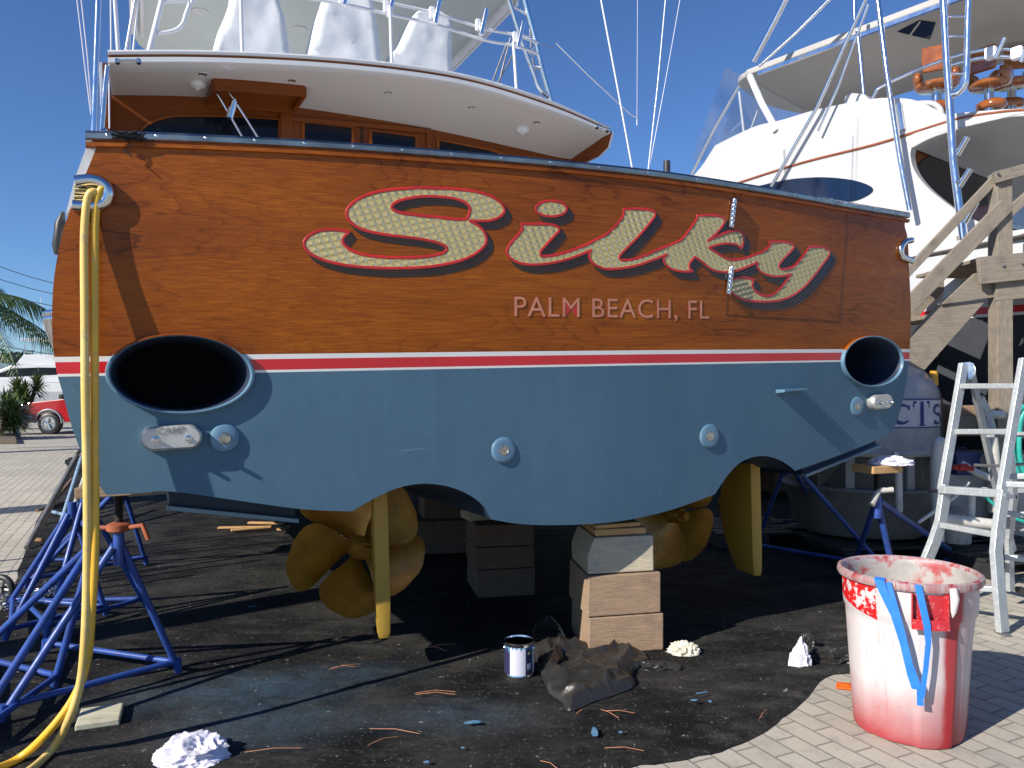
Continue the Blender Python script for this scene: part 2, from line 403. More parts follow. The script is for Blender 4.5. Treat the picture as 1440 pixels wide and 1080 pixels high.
def fbm(p, o=4):
    s_, a, f = 0, 1, 1
    for _ in range(o): s_ += a*noise.noise(p*f); a *= .5; f *= 2
    return s_
def ridge(p, o=4):
    s_, a, f = 0, 1, 1
    for _ in range(o): s_ += a*(1-abs(noise.noise(p*f))*2); a *= .5; f *= 2
    return s_
def mk_tarp():
    m, t, b = nodes('black_ground_cloth'); P = geo(t)
    base = ramp(t, noi(t, P, 2.2, 6, .65), [(.3, (.008, .008, .009)), (.7, (.020, .0195, .019))])
    dust = ramp(t, noi(t, mapping(t, P, rot=(0, 0, .6), scale=(1, 2.5, 1)), 3.2, 8, .75), [(.5, 0), (.75, 1)])
    c = mixc(t, mth(t, 'MULTIPLY', dust, .6), base, (.085, .080, .070))
    d2_ = ramp(t, noi(t, P, 1.1, 5, .6), [(.45, 0), (.65, .55)]); c = mixc(t, mth(t, 'MULTIPLY', d2_, noi(t, P, 24, 4, .7)), c, (.11, .104, .092))
    sp = ramp(t, noi(t, P, 70, 3, .6), [(.60, 0), (.68, 1)])
    c = mixc(t, mth(t, 'MULTIPLY', sp, .35), c, (.22, .21, .19))
    sp2 = ramp(t, noi(t, P, 28, 2, .5), [(.72, 0), (.74, 1)]); c = mixc(t, mth(t, 'MULTIPLY', sp2, .6), c, (.32, .32, .30))
    # blue overspray left on the cloth in two drifts
    for (cx, cy, rx, ry, rot, k) in ((-1.25, 3.85, .95, .32, .3, .5), (-1.1, 3.45, .6, .35, .2, .42), (-.3, 3.5, .5, .25, 0, .3)):
        mp = N(t, 'ShaderNodeVectorMath', operation='SUBTRACT'); t.links.new(P, mp.inputs[0]); mp.inputs[1].default_value = (cx, cy, 0)
        q = mapping(t, mp.outputs[0], rot=(0, 0, -rot)); q = mapping(t, q, scale=(1/rx, 1/ry, 0))
        ln = N(t, 'ShaderNodeVectorMath', operation='LENGTH'); t.links.new(q, ln.inputs[0])
        fal = ramp(t, ln.outputs['Value'], [(.1, 1), (1.0, 0)])
        fal = mth(t, 'MULTIPLY', fal, ramp(t, noi(t, P, 6, 6, .7), [(.35, .25), (.65, 1)]))
        c = mixc(t, mth(t, 'MULTIPLY', fal, k), c, (.075, .15, .22))
    t.links.new(c, b.inputs['Base Color']); b.inputs['Roughness'].default_value = .75; b.inputs['Specular IOR Level'].default_value = .12
    wv = N(t, 'ShaderNodeTexWave', Scale=120, Distortion=.6); t.links.new(P, wv.inputs[0])
    h = mth(t, 'ADD', mth(t, 'MULTIPLY', wv.outputs[1], .12), mth(t, 'MULTIPLY', noi(t, mapping(t, P, rot=(0, 0, .5), scale=(1, 3, 1)), 5, 7, .7), 1.6))
    bump(t, b, h, .5, .012); return m
M_TARP = mk_tarp()
# outline of the cloth on the ground, clockwise from the near left
edge_px = [(-900, 1500), (-300, 900), (-60, 900), (12, 838), (30, 790), (60, 720), (95, 662), (118, 640), (330, 622), (700, 618), (1000, 640), (1130, 690),
           (1230, 765), (1400, 770), (1400, 800), (1290, 838), (1215, 905), (1212, 940), (1160, 953), (1120, 998), (1080, 1030), (1010, 1058), (930, 1073), (860, 1084), (600, 1200), (300, 1500)]
tl = [G(*p) for p in edge_px]
tl2 = smoothpts([(p.x, p.y) for p in tl], 5)
tl2 = [Vector((p.x + .03*noise.noise(Vector((p.x*3, p.y*3, 1))), p.y + .03*noise.noise(Vector((p.x*3, p.y*3, 9))) + .014*noise.noise(Vector((p.x*14, p.y*14, 2))))) for p in tl2]
def arange(a, b_, s_):
    out = []
    while a < b_: out.append(a); a += s_
    return out
tv, tf = fill2d([tl2], arange(-6, .2, .09)+arange(.2, 3.0, .03), arange(2.0, 2.6, .09)+arange(2.6, 4.9, .03)+arange(4.9, 9, .09)+arange(9, 24, .5))
ed = [(tl2[i], tl2[(i+1) % len(tl2)]) for i in range(len(tl2))]
def edist(p):
    m_ = 9
    for a, b_ in ed:
        d = b_-a; L = d.length_squared
        t_ = max(0, min(1, (p-a).dot(d)/L)) if L else 0
        m_ = min(m_, (a+d*t_-p).length)
    return m_
tarp = MB(); tvs = []
for v in tv:
    p = Vector((v.x, v.y)); q = Vector((v.x, v.y, 0)); e = edist(p) if v.y < 9 else 1
    near_r = max(0, 1-abs(e)/.5) if v.x > .2 else max(0, 1-e/.3)*.6
    hgt = .006 + .004*max(0, fbm(q*2.5)) + near_r*.038*max(0, ridge(Vector((q.x*1.3+q.y*.6, q.y*3.4-q.x*.5, 0))*1.3+Vector((noise.noise(q*2)*.5, noise.noise(q*2+Vector((5, 0, 0)))*.5, 0)), 4)-.85)
    hgt += .010*max(0, ridge(Vector((q.x*.6, q.y*2.6+q.x*.5, 4)), 3)-1.35)
    if e < .02: hgt = .005
    tvs.append((v.x, v.y, hgt))
tarp.add(tvs, tf)
tag(tarp.build('ground_cloth', M_TARP, smooth=60, fix=True, origin=(0, 4, 0)), 'black plastic ground cloth spread under the wooden boat stern over the pavers', 'tarpaulin')

# ------------------------------------------------------------------ the varnished boat
boat = thing('sport_fishing_boat', A.P(2.69, .3, 0)*1.0, 'fishing boat with varnished teak stern, blue bottom and large gold lettering', 'boat')
boat.location.z = 0
# --- transom outline in photograph order, measured onto the curved stern
OUT = [(127, 194), (300, 200), (480, 209), (700, 226), (850, 240), (960, 253), (1100, 275), (1200, 293), (1274, 306),
       (1273, 318), (1277, 336), (1279, 380), (1281, 430), (1280, 480), (1277, 520), (1270, 560), (1260, 595), (1248, 613, 1), (1180, 640),
       (1118, 662, 1), (1098, 648), (1072, 641), (1045, 648), (1025, 666), (1005, 695, 1), (940, 718), (870, 733), (800, 738), (735, 737),
       (690, 730, 1), (680, 712), (660, 696), (630, 684), (595, 680), (560, 686), (530, 699), (495, 719, 1), (440, 717), (400, 713), (330, 703),
       (240, 691), (200, 693), (150, 696, 1), (130, 668), (112, 630), (98, 590), (88, 552), (79, 520), (74, 480), (73, 430), (77, 380), (88, 325), (100, 290),
       (112, 262), (121, 241), (134, 209, 1)]
OUT[0] = (127, 194, 1); OUT[8] = (1274, 306, 1)
sm = smoothpts(OUT, 5)
ouz = [Vector(thit(p.x, p.y)) for p in sm]
def ell_uz(cx, cy, rx, ry, h, n=56, skew=0, tilt=0):
    out = []
    for k in range(n):
        a = 2*math.pi*k/n; x = rx*math.cos(a); y = ry*math.sin(a)
        px = cx + x*math.cos(tilt)-y*math.sin(tilt); py = cy + x*math.sin(tilt)+y*math.cos(tilt)
        f = 0
        for _ in range(12):
            hh = A.hit(px, py, f=f); f = tsurf(hh.x, hh.z)-h
        out.append(Vector((hh.x, hh.z)))
    return out
PROT = .033
EXL = ell_uz(253.5, 525.5, 106, 57, PROT, tilt=.02); EXR = ell_uz(1229, 508, 41, 36.5, PROT, tilt=0)
def scale2(l, s_):
    c = sum(l, Vector((0, 0)))/len(l); return [c+(p-c)*s_ for p in l]
v2, f2 = fill2d([ouz, scale2(EXL, .93)[::-1], scale2(EXR, .93)[::-1]], arange(.1, 5.5, .1), [1.544, 1.555, 1.604, 1.626]+arange(1.75, 2.6, .12)+arange(.7, 1.5, .12))
panel, stripe, bottom = MB(), MB(), MB()
for f in f2:
    zc = sum(v2[i].y for i in f)/len(f)
    d, mi = (panel, 0) if zc > 1.626 else (stripe, 0) if zc > 1.604 else (stripe, 1) if zc > 1.555 else (stripe, 0) if zc > 1.544 else (bottom, 0)
    d.add([TP(v2[i].x, v2[i].y) for i in f], [tuple(range(len(f)))], mi)
def weld(ob):
    bm = bmesh.new(); bm.from_mesh(ob.data); bmesh.ops.remove_doubles(bm, verts=bm.verts[:], dist=1e-4)
    bmesh.ops.recalc_face_normals(bm, faces=bm.faces[:])
    # face aft
    if sum((f.normal*f.calc_area() for f in bm.faces), Vector()).dot(A.F) > 0: bmesh.ops.reverse_faces(bm, faces=bm.faces[:])
    bm.to_mesh(ob.data); bm.free(); ob.data.shade_smooth(); return ob
weld(panel.build('transom_panel', M_TEAK, boat)); weld(stripe.build('waterline_stripe', [M_WSTR, M_RED], boat)); weld(bottom.build('transom_bottom', M_BLUE, boat))
# --- hull body running forward from the stern
cz = 1.7
def ring(df, s_, dz, rise=0, flat=0):
    out = []
    for p in ouz:
        u = 2.69+(p.x-2.69)*s_; z = p.y
        if flat and z < 1.04:
            zz = max(z, .74) if flat < .5 else z
            base = 1.03-.32*(1-abs(p.x-2.69)/2.4)
            z = z*(1-flat)+min(z, base)*flat
        z += (dz if z < 1.3 else 0) + rise*max(0, (z-1.2))
        out.append(A.P(u, tsurf(p.x, p.y)+df, z))
    return out
hull = MB(); rings = [ring(.015, .992, 0), ring(.9, 1.0, -.02, 0, .6), ring(3, 1.0, -.12, .05, 1), ring(8, .95, -.2, .2, 1), ring(13, .55, .1, .6, 1), ring(16, .06, .5, 1.0, 1)]
nO = len(ouz)
for r_ in rings: hull.v += r_
for k in range(len(rings)-1):
    for i in range(nO):
        j = (i+1) % nO; z_ = (ouz[i].y+ouz[j].y)/2
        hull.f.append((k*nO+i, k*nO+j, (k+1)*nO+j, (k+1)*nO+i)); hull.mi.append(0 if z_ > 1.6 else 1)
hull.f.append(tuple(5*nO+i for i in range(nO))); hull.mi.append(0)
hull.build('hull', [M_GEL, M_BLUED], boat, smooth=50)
# trim tabs / wedge boards under the stern
def wedge(pts, fa, fb, zt, nm, rim=None):
    lo = [A.hit(*p, f=fa) for p in pts]
    m_ = MB()
    a, b_ = lo
    m_.hexa([A.P(a.x, fa, a.z), A.P(b_.x, fa, b_.z), A.P(b_.x, fb, b_.z-.02), A.P(a.x, fb, a.z-.02),
             A.P(a.x, fa, a.z+zt), A.P(b_.x, fa, b_.z+zt), A.P(b_.x, fb, b_.z+zt), A.P(a.x, fb, a.z+zt)])
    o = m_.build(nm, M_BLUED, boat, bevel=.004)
    r_ = MB(); r_.beam(A.P(a.x-.01, fa-.02, a.z), A.P(b_.x+.01, fa-.02, b_.z), .05, .022); r_.build('lit_tab_edge', mat('lit_edge_blue', (.20, .33, .43), .5), o, bevel=.003)  # paler blue strip painted to read as a sunlit edge
wedge([(238, 712), (416, 731)], .45, .95, .16, 'trim_tab')
wedge([(1128, 668), (1232, 626)], .35, .85, .12, 'trim_tab')
# --- exhaust pipes
def exhaust(lo, kmax=3):
    n = len(lo); m_ = MB(); c = sum(lo, Vector((0, 0)))/n
    st = [(0, 1.0, .12), (0, 1.0, -PROT+.012), (0, .985, -PROT), (0, .955, -PROT-.001), (0, .93, -PROT+.014), (1, .90, .05), (1, .87, .7)]
    for _, s_, h in st:
        for p in lo:
            q = c+(p-c)*s_; m_.v.append(A.P(q.x, tsurf(c.x, c.y)*.35+tsurf(p.x, p.y)*.65+h, q.y))
    for k in range(len(st)-1):
        for i in range(n):
            j = (i+1) % n; zz = (lo[i].y+lo[j].y)/2
            mi = 2 if k >= 4 else (1 if zz > 1.626 and k < kmax else 0)
            m_.f.append((k*n+i, k*n+j, (k+1)*n+j, (k+1)*n+i)); m_.mi.append(mi)
    m_.f.append(tuple((len(st)-1)*n+i for i in range(n))); m_.mi.append(3)
    return m_.build('exhaust_pipe', [M_BLUEF, M_TEAK, mat('exhaust_bore_blue', (.02, .035, .07), .6), M_BLK], boat, smooth=35)
exhaust(EXL); exhaust(EXR, 2)
# --- cap rail
crp = smoothpts([(127, 190), (250, 193), (480, 205), (700, 222), (850, 236), (960, 249), (1100, 271), (1200, 289), (1276, 302)], 6, False)
cr = MB(); pr = []
for p in crp:
    u, z = thit(p.x, p.y); pr.append((u, z))
pr[0] = (pr[0][0]-.02, pr[0][1]); pr[-1] = (pr[-1][0]+.02, pr[-1][1])
prof = [(-.004, -.020), (-.012, -.014), (-.014, .006), (-.006, .018), (0.02, .022), (.14, .022), (.14, -.020)]
for (u, z) in pr:
    for (ff, zz) in prof: cr.v.append(A.P(u, tsurf(u, z)+ff, z+zz))
k_ = len(prof)
for i in range(len(pr)-1):
    for j in range(k_): cr.f.append((i*k_+j, i*k_+(j+1) % k_, (i+1)*k_+(j+1) % k_, (i+1)*k_+j)); cr.mi.append(0)
cr.f += [tuple(range(k_)), tuple((len(pr)-1)*k_+j for j in range(k_))]; cr.mi += [0, 0]
rail = cr.build('cap_rail', mat('dull_rail_steel', (.38, .38, .38), .28, 1, col2=(.24, .24, .24), sc=7, rvar=.1), boat, smooth=30)
for i in range(17):
    sc_ = MB()
    px = 150+i*69; k0 = max(j for j in range(len(crp)) if crp[j].x <= px); k1 = min(k0+1, len(crp)-1)
    t_ = (px-crp[k0].x)/max(1e-3, crp[k1].x-crp[k0].x) if k1 > k0 else 0
    py = crp[k0].y+(crp[k1].y-crp[k0].y)*t_
    u, z = thit(px, py); c = A.P(u, tsurf(u, z)-.015, z)
    sc_.lathe(c, [(.006, -.002), (.006, .002), (.003, .004)], 10, (A.U, A.Z, -A.F))
    sc_.build('screw', M_ALU, rail)
ul = MB()  # teak moulding just under the rail
ups = []
for (u, z) in pr:
    for ff, zz in ((-.008, -.03), (-.008, -.046), (.01, -.052), (.01, -.03)): ul.v.append(A.P(u, tsurf(u, z)+ff, z+zz))
for i in range(len(pr)-1):
    for j in range(4): ul.f.append((i*4+j, i*4+(j+1) % 4, (i+1)*4+(j+1) % 4, (i+1)*4+j)); ul.mi.append(0)
ul.build('rail_moulding', M_TEAK, boat)
# scrap of line tied on the rail
kn = MB(); base = TX(176, 192, .022)
for k in range(7):
    pts = [base + A.U*(random.uniform(-.06, .10)) + A.Z*random.uniform(-.02, .02) - A.F*random.uniform(0, .008) for _ in range(4)]
    kn.tube(pts, .004, 6)
kn.tube([base+A.Z*-.01, base+A.Z*-.05+A.U*.02, base+A.Z*-.06-A.U*.01, base+A.Z*-.09+A.U*.02-A.F*.01], .003, 6)
kn.build('tied_line', M_BLK, boat)
# white hull side showing beyond the stern corner
sp = [(127, 194), (134, 209), (121, 241), (112, 262), (100, 292), (92, 300), (104, 252), (121, 205)]
q = [A.P(*A.hit(*p, f=.02)) for p in sp]; m_ = MB(); m_.prism(q, A.F*.5); m_.build('side_deck_edge', M_GEL, boat)
# --- hawse hole fittings
def hawse(cpx, cpy, rx, ry, a0, a1, nm, mats, dark=True):
    u, z = thit(cpx, cpy); m_ = MB(); pts = []
    e = Vector(thit(cpx+rx, cpy)); e2 = Vector(thit(cpx, cpy-ry)); Ru = abs(e.x-u); Rz = abs(e2.y-z)
    for k in range(19):
        a = R(a0+(a1-a0)*k/18); pts.append(TP(u+Ru*math.cos(a), z+Rz*math.sin(a), .015))
    m_.tube(pts, .020, 12, True, 0, 1.0)
    if dark:
        loop = [TP(u+Ru*.9*math.cos(R(a0+(a1-a0)*k/18)), z+Rz*.9*math.sin(R(a0+(a1-a0)*k/18)), .006) for k in range(19)]
        m_.prism(loop, A.F*.004, 1)
    return m_.build(nm, mats, boat, smooth=50)
M_HAW = mat('hawse_throat', (.05, .035, .02), .25, .6, col2=(.12, .09, .05), sc=30)
u0, z0 = thit(121, 272)
hw = MB()
loop = [(150-44, 256), (128, 254), (143, 258), (151, 268), (150, 280), (143, 288), (128, 291), (103, 290)]
hs = smoothpts([(x, y) for x, y in loop], 5, False)
hw.tube([TX(p.x, p.y, .012) for p in hs], .026, 12)
hw.prism([TX(p.x, p.y, .008) for p in hs], A.F*.004, 1)
for k in range(5):
    hw.tube([TX(104-0.2*k, 262+5*k, .012), TX(138, 262+5*k, .012)], .005, 6, mi=2)
hw.build('hawse_fitting', [M_CHR, M_HAW, M_GOLD], boat, smooth=50)
hw = MB(); hw.tube([TX(p.x, p.y, .012) for p in smoothpts([(1280, 338), (1270, 341), (1265, 350), (1267, 361), (1281, 367)], 5, False)], .022, 12)
hw.build('hawse_fitting', M_CHR, boat, smooth=50)
# stainless scoop on the hull side, and a black fender line
sc2 = MB(); c = A.P(-.03, .25, 0); top = AT(62, 443, 3.45)
def cup(i, j):
    a = math.pi*(.5+i); prof_ = [(0.075, 0), (.085, -.02), (.078, -.06), (.045, -.17), (.015, -.26), (.002, -.30)]
    k = j*(len(prof_)-1); k0 = min(int(k), len(prof_)-2); t_ = k-k0
    r_ = prof_[k0][0]*(1-t_)+prof_[k0+1][0]*t_; z = prof_[k0][1]*(1-t_)+prof_[k0+1][1]*t_
    return top + A.U*(.085 + r_*1.1*math.cos(a)) + A.F*(r_*2*math.sin(a)) + A.Z*z
sc2.sheet(cup, 14, 15)
sc2.tube([top+A.U*(.085+.08*math.cos(math.pi*(.5+k/12)))+A.F*(.16*math.sin(math.pi*(.5+k/12))) for k in range(13)], .014, 10)
sc2.build('side_vent_scoop', M_CHR, boat, smooth=60)
bl = MB(); bl.tube([AT(88, 298, 3.35), AT(84, 315, 3.34), AT(82, 330, 3.34), AT(81, 345, 3.34), AT(80, 358, 3.34)], [.008, .022, .02, .024, .012], 8)
bl.build('side_bumper', M_BPL, boat, smooth=60)
# --- lettering
S_OUT = [(340, 366, 1), (250, 352), (150, 355), (80, 385), (38, 430), (48, 480), (100, 525), (200, 565), (350, 595), (520, 608), (700, 610), (880, 600), (1020, 577), (1130, 545), (1210, 500), (1258, 450), (1265, 400), (1240, 350), (1195, 312), (1150, 289, 1),
         (1210, 291), (1290, 288), (1355, 264), (1388, 225), (1370, 178), (1310, 132), (1230, 102), (1120, 82), (980, 72), (820, 68), (660, 76), (540, 93), (440, 124), (370, 165), (330, 212), (325, 255), (350, 298), (410, 340), (500, 368), (620, 388), (760, 405), (880, 424), (955, 445), (998, 470), (985, 500), (930, 521), (830, 535), (700, 540), (560, 535), (430, 518), (350, 488), (305, 450), (298, 410)]
S_HOLE = [(1140, 272, 1), (1156, 212), (1130, 172), (1060, 142), (940, 127), (820, 127), (700, 147), (645, 172), (627, 200), (670, 232), (800, 253), (950, 268), (1090, 283)]
I_DOT = [(450+130*math.cos(a*math.pi/8), 141+66*math.sin(a*math.pi/8)) for a in range(16)]
def r1(p): return (420+p[0]/4.8, 250+p[1]/4.8)+tuple(p[2:])
def r2(p): return (700+p[0]/6, 270+p[1]/6)+tuple(p[2:])
def r3(p): return (900+p[0]/4.8, 280+p[1]/4.8)+tuple(p[2:])
ILKY = [r2(p) for p in [(195, 266, 1), (240, 272), (340, 270), (440, 275), (500, 292), (516, 322), (490, 355), (430, 420), (375, 482), (357, 518), (372, 540), (440, 540), (540, 520), (640, 487), (740, 447), (830, 402), (900, 367), (960, 320), (1020, 255), (1060, 195), (1060, 148, 1), (1150, 142), (1240, 147), (1310, 162), (1326, 195), (1290, 250), (1220, 337), (1120, 442), (1042, 520), (1025, 555), (1050, 575), (1130, 570)]] + \
       [r3(p) for p in [(30, 383), (100, 350), (200, 311), (275, 275), (335, 205), (382, 135), (383, 113, 1), (480, 109), (550, 120), (573, 145), (545, 195), (500, 245), (450, 286, 1), (530, 247), (600, 221), (655, 213), (690, 235), (698, 280), (686, 335, 1), (650, 308), (580, 300), (510, 312), (462, 328, 1), (500, 352), (560, 390), (620, 410), (700, 402), (780, 375), (840, 347), (880, 312), (868, 291, 1), (960, 289), (1020, 300), (1037, 325), (1000, 372), (950, 425), (938, 456), (962, 474), (1020, 463), (1062, 432), (1105, 378), (1143, 322, 1), (1220, 323), (1268, 340), (1278, 370), (1240, 430), (1180, 510), (1110, 590), (1030, 650), (940, 684), (830, 693), (720, 683), (650, 655), (612, 615), (608, 572), (640, 538), (700, 530), (770, 545, 1), (756, 582), (782, 625), (832, 653), (890, 648), (940, 610), (985, 555), (1018, 505, 1),
                         (960, 520), (890, 520), (822, 496), (792, 458), (796, 425, 1), (720, 457), (640, 485), (540, 491), (470, 467), (415, 420), (370, 390, 1), (337, 430), (334, 465), (358, 488, 1), (290, 489), (220, 475), (172, 440), (160, 402), (182, 372, 1), (120, 398), (60, 420)]] + \
       [r2(p) for p in [(1180, 618), (1050, 643), (920, 650), (840, 625), (787, 582), (773, 530), (787, 490, 1), (700, 527), (580, 570), (450, 600), (320, 614), (200, 604), (112, 563), (76, 510), (96, 450), (150, 385), (205, 315)]]
def letter(loops, face, edge, h, rb, dx=0, dy=0, bead=True):
    """traced letter laid on the stern: filled face plus a rounded border bead"""
    L = [[Vector((p.x+dx, p.y+dy)) for p in smoothpts(l, 5)] for l in loops]
    v, f = fill2d(L, arange(425, 1180, 14)); m_ = MB()
    m_.add([TX(p.x, p.y, h) for p in v], f, 0)
    if bead:
        for l in L:
            pts = [TX(p.x, p.y, h) for p in l]
            pts.append(pts[0]); pts.append(pts[1])
            base = len(m_.v); n = 8
            for i in range(len(pts)-1):
                d = (pts[min(i+1, len(pts)-1)]-pts[max(i-1, 0)])
                if i == 0: d = pts[1]-pts[-3]
                x = d.cross(A.F)
                x = x.normalized() if x.length > 1e-9 else A.U
                for k in range(n):
                    a = 2*math.pi*k/n; m_.v.append(pts[i] + x*math.cos(a)*rb - A.F*math.sin(a)*.0022)
            for i in range(len(pts)-2):
                for k in range(n):
                    a = base+i*n+k; b_ = base+i*n+(k+1) % n; m_.f.append((a, b_, b_+n, a+n)); m_.mi.append(1)
    return m_
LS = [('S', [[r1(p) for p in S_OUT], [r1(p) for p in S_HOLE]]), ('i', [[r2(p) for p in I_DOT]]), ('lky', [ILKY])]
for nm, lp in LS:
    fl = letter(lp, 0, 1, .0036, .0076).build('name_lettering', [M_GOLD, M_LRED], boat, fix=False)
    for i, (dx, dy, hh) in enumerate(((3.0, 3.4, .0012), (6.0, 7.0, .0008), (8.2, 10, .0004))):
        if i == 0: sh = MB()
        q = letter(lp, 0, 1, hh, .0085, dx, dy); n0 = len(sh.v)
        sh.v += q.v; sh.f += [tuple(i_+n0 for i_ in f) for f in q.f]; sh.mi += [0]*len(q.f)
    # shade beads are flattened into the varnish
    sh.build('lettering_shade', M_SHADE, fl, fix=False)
def text2d(s_, size=1.0, offset=0, res=6, font=None, spacing=1.0):
    cu = bpy.data.curves.new('txt', 'FONT'); cu.body = s_; cu.size = size; cu.resolution_u = res; cu.offset = offset; cu.space_character = spacing
    o = bpy.data.objects.new('txt', cu); COL.objects.link(o); dg = bpy.context.evaluated_depsgraph_get()
    me = bpy.data.meshes.new_from_object(o.evaluated_get(dg)); v = [x.co.copy() for x in me.vertices]; f = [tuple(p.vertices) for p in me.polygons]
    bpy.data.objects.remove(o); bpy.data.curves.remove(cu); bpy.data.meshes.remove(me)
    return v, f
def port(offset, h, m1, parent):
    v, f = text2d("PALM BEACH, FL", 1, offset, spacing=1.06)
    x0, x1 = PORTX; m_ = MB(); out = []
    for p in v:
        s_ = (p.x-x0)/(x1-x0); cap = p.y/.70
        s2 = s_*(1+.10*(1-s_))      # nearer letters come out larger in the photograph
        px = 723+s2*(997-723); yb = 444+s2*(447.5-444)+.5; yt = 416.5+s2*(422.5-416.5)
        out.append(TX(px, yb+(yt-yb)*cap, h))
    m_.add(out, f); return m_.build('port_lettering', m1, parent, fix=False)
v, f = text2d("PALM BEACH, FL", 1, 0, spacing=1.06); PORTX = (min(p.x for p in v), max(p.x for p in v))
po = port(.0, .003, M_PORT, boat); port(.009, .0015, M_LRED, po).name = 'lettering_border'
# --- boarding door seams and hinges
dm = MB()
def seam(a, b_, wd=.002):
    pts = [Vector(a)+(Vector(b_)-Vector(a))*k/8 for k in range(9)]
    dm.tube([TX(p.x, p.y, .0008) for p in pts], wd, 6, flat=.5)
seam((1034, 268), (1021, 443)); seam((1021, 443), (1180, 452)); seam((1191, 300), (1180, 452))
dm.build('boarding_door_seam', M_SEAM, boat)
for (a, b_) in (((1031, 280), (1026, 320)), ((1027, 375), (1022, 414))):
    hg = MB(); p = TX(*a, .012); q = TX(*b_, .012)
    hg.beam(p, q, .034, .010, up=A.F)
    for k in range(6): hg.tube([p+(q-p)*(k/6+.01)-A.F*.008, p+(q-p)*((k+1)/6-.01)-A.F*.008], .011, 10)
    hg.build('door_hinge', M_CHR, boat, bevel=.001, smooth=40)
# --- zinc anodes, lights, fin
def pill(cx, cy, w_, h_, th, mt, nm, text=None, tilt=0.0):
    u, z = thit(cx, cy); n = 40; m_ = MB()
    def loop(s_, h):
        out = []
        for k in range(n):
            a = 2*math.pi*k/n; rr = h_/2; ex = w_/2-rr
            x = (ex if math.cos(a) > 0 else -ex)+rr*math.cos(a)*s_ if True else 0
            y = rr*math.sin(a)*s_
            out.append(TP(u+x*(1 if s_ > .9 else 1), z+y+x*tilt, h))
        return out
    lv = [(1, 0), (1, th*.6), (.93, th*.85), (.78, th), (.3, th*.985)]
    for s_, h in lv: m_.v += loop(s_, h)
    for k in range(len(lv)-1):
        for i in range(n): m_.f.append((k*n+i, k*n+(i+1) % n, (k+1)*n+(i+1) % n, (k+1)*n+i)); m_.mi.append(0)
    m_.f.append(tuple((len(lv)-1)*n+i for i in range(n))); m_.mi.append(0)
    o = m_.build(nm, mt, boat, smooth=40)
    for sx in (-1, 1):
        s2 = MB(); c = TP(u+sx*w_*.26, z-.005+sx*w_*.26*tilt, th)
        s2.lathe(c, [(.016, -.004), (.016, .003), (.010, .004), (.010, .030), (.007, .034)], 12, (A.U, A.Z, -A.F)); s2.build('stud', M_CHR, o, smooth=40)
    if text:
        v, f = text2d(text, .042, .0006, 3); mx = max(p.x for p in v); t3 = MB()
        t3.add([TP(u-mx/2+p.x, z+.018+p.y, th+.002) for p in v], f); t3.build('cast_lettering', mat('zinc_letter', (.30, .31, .30), .5, .5), o, fix=False)
    return o
pill(241, 615, .245, .108, .055, M_ZINC, 'zinc_anode', 'CAMP')
pill(1233, 565, .225, .10, .055, M_ZINC, 'zinc_anode')
def uwlight(cx, cy, r_, square=False, th=.011):
    k_ = th/.031
    u, z = thit(cx, cy); ax = (A.U, A.Z, -A.F); c = TP(u, z, 0)
    m_ = MB()
    fn = (lambda r, zz, a: r*(1+.10*max(0, -math.cos(a)*math.sin(a)*-1)*1.0) if r > .03 else r) if square else None
    m_.lathe(c, [(r_*1.0, -.01), (r_*1.02, .006*k_), (r_*.95, .022*k_), (r_*.78, .030*k_), (r_*.42, .031*k_), (r_*.40, .024*k_)], 36, ax, fn=fn)
    o = m_.build('underwater_light', M_BLUEF, boat, smooth=40)
    l = MB(); l.lathe(c, [(r_*.40, .024*k_), (r_*.40, .034*k_), (r_*.33, .036*k_), (r_*.30, .030*k_), (r_*.05, .031*k_)], 24, ax); l.build('lens', [mat('light_lens', (.30, .27, .22), .2, .7, col2=(.5, .5, .45), sc=90)], o, smooth=40)
uwlight(316, 616, .062, True, .022); uwlight(708, 633, .066); uwlight(997, 613, .070); uwlight(1204, 571, .063)
fn_ = MB(); u, z = thit(1110, 548)
fn_.hexa([TP(u-.12, z-.02, 0), TP(u+.11, z-.012, 0), TP(u+.10, z-.004, .06), TP(u-.12, z-.012, .075), TP(u-.12, z+.004, 0), TP(u+.11, z+.004, 0), TP(u+.10, z+.004, .06), TP(u-.12, z+.004, .075)])
fn_.build('speed_sensor_bracket', M_BLUEF, boat, bevel=.003)
# --- running gear
def prop(cu, cf, cz_, Rr, rot, hand):
    c = A.P(cu, cf, cz_); o = MB(); o.lathe(c, [(.045, -.13), (.062, -.09), (.075, 0), (.07, .12), (.045, .16)], 24, (A.U, A.Z, A.F)); 
    o.lathe(c-A.F*.13, [(.03, -.05), (.03, 0)], 6, (A.U, A.Z, A.F))
    hub = o.build('propeller', M_BRONZE, boat, smooth=40)
    for k in range(5):
        a0 = rot+2*math.pi*k/5; bl_ = MB(); nu, nv = 10, 12
        def bp(i, j, side):
            r = .055+(Rr-.055)*j; tt = j
            chord = Rr*(.22+.78*(math.sin(math.pi*min(1, tt**1.25*.74+.04))**1.3)) * (math.sqrt(max(0, 1-((tt-.62)/.385)**4)) if tt > .62 else 1)
            s_ = (i-.5)*chord; skew = .22*tt*tt*Rr
            pitch = math.atan2(Rr*.62, r*2.6+.08)
            x = (s_+skew)*math.cos(pitch)*hand; y = (s_+skew)*math.sin(pitch)*1.15
            an = a0; rad = A.U*math.cos(an)+A.Z*math.sin(an); tg = A.Z*math.cos(an)-A.U*math.sin(an)
            th = .006*(1-tt*.7)*(1-(2*i-1)**2)+.0015
            return c+rad*(r-.10*abs(x)*(1-.5*tt))+tg*x+A.F*(y*.8+side*th+.05*x*x/Rr)
        for side in (1, -1): bl_.sheet(lambda i, j: bp(i, j, side), nu, nv)
        bo = bl_.build('propeller_blade', M_BRONZE, hub, smooth=60, fix=True)
    return hub
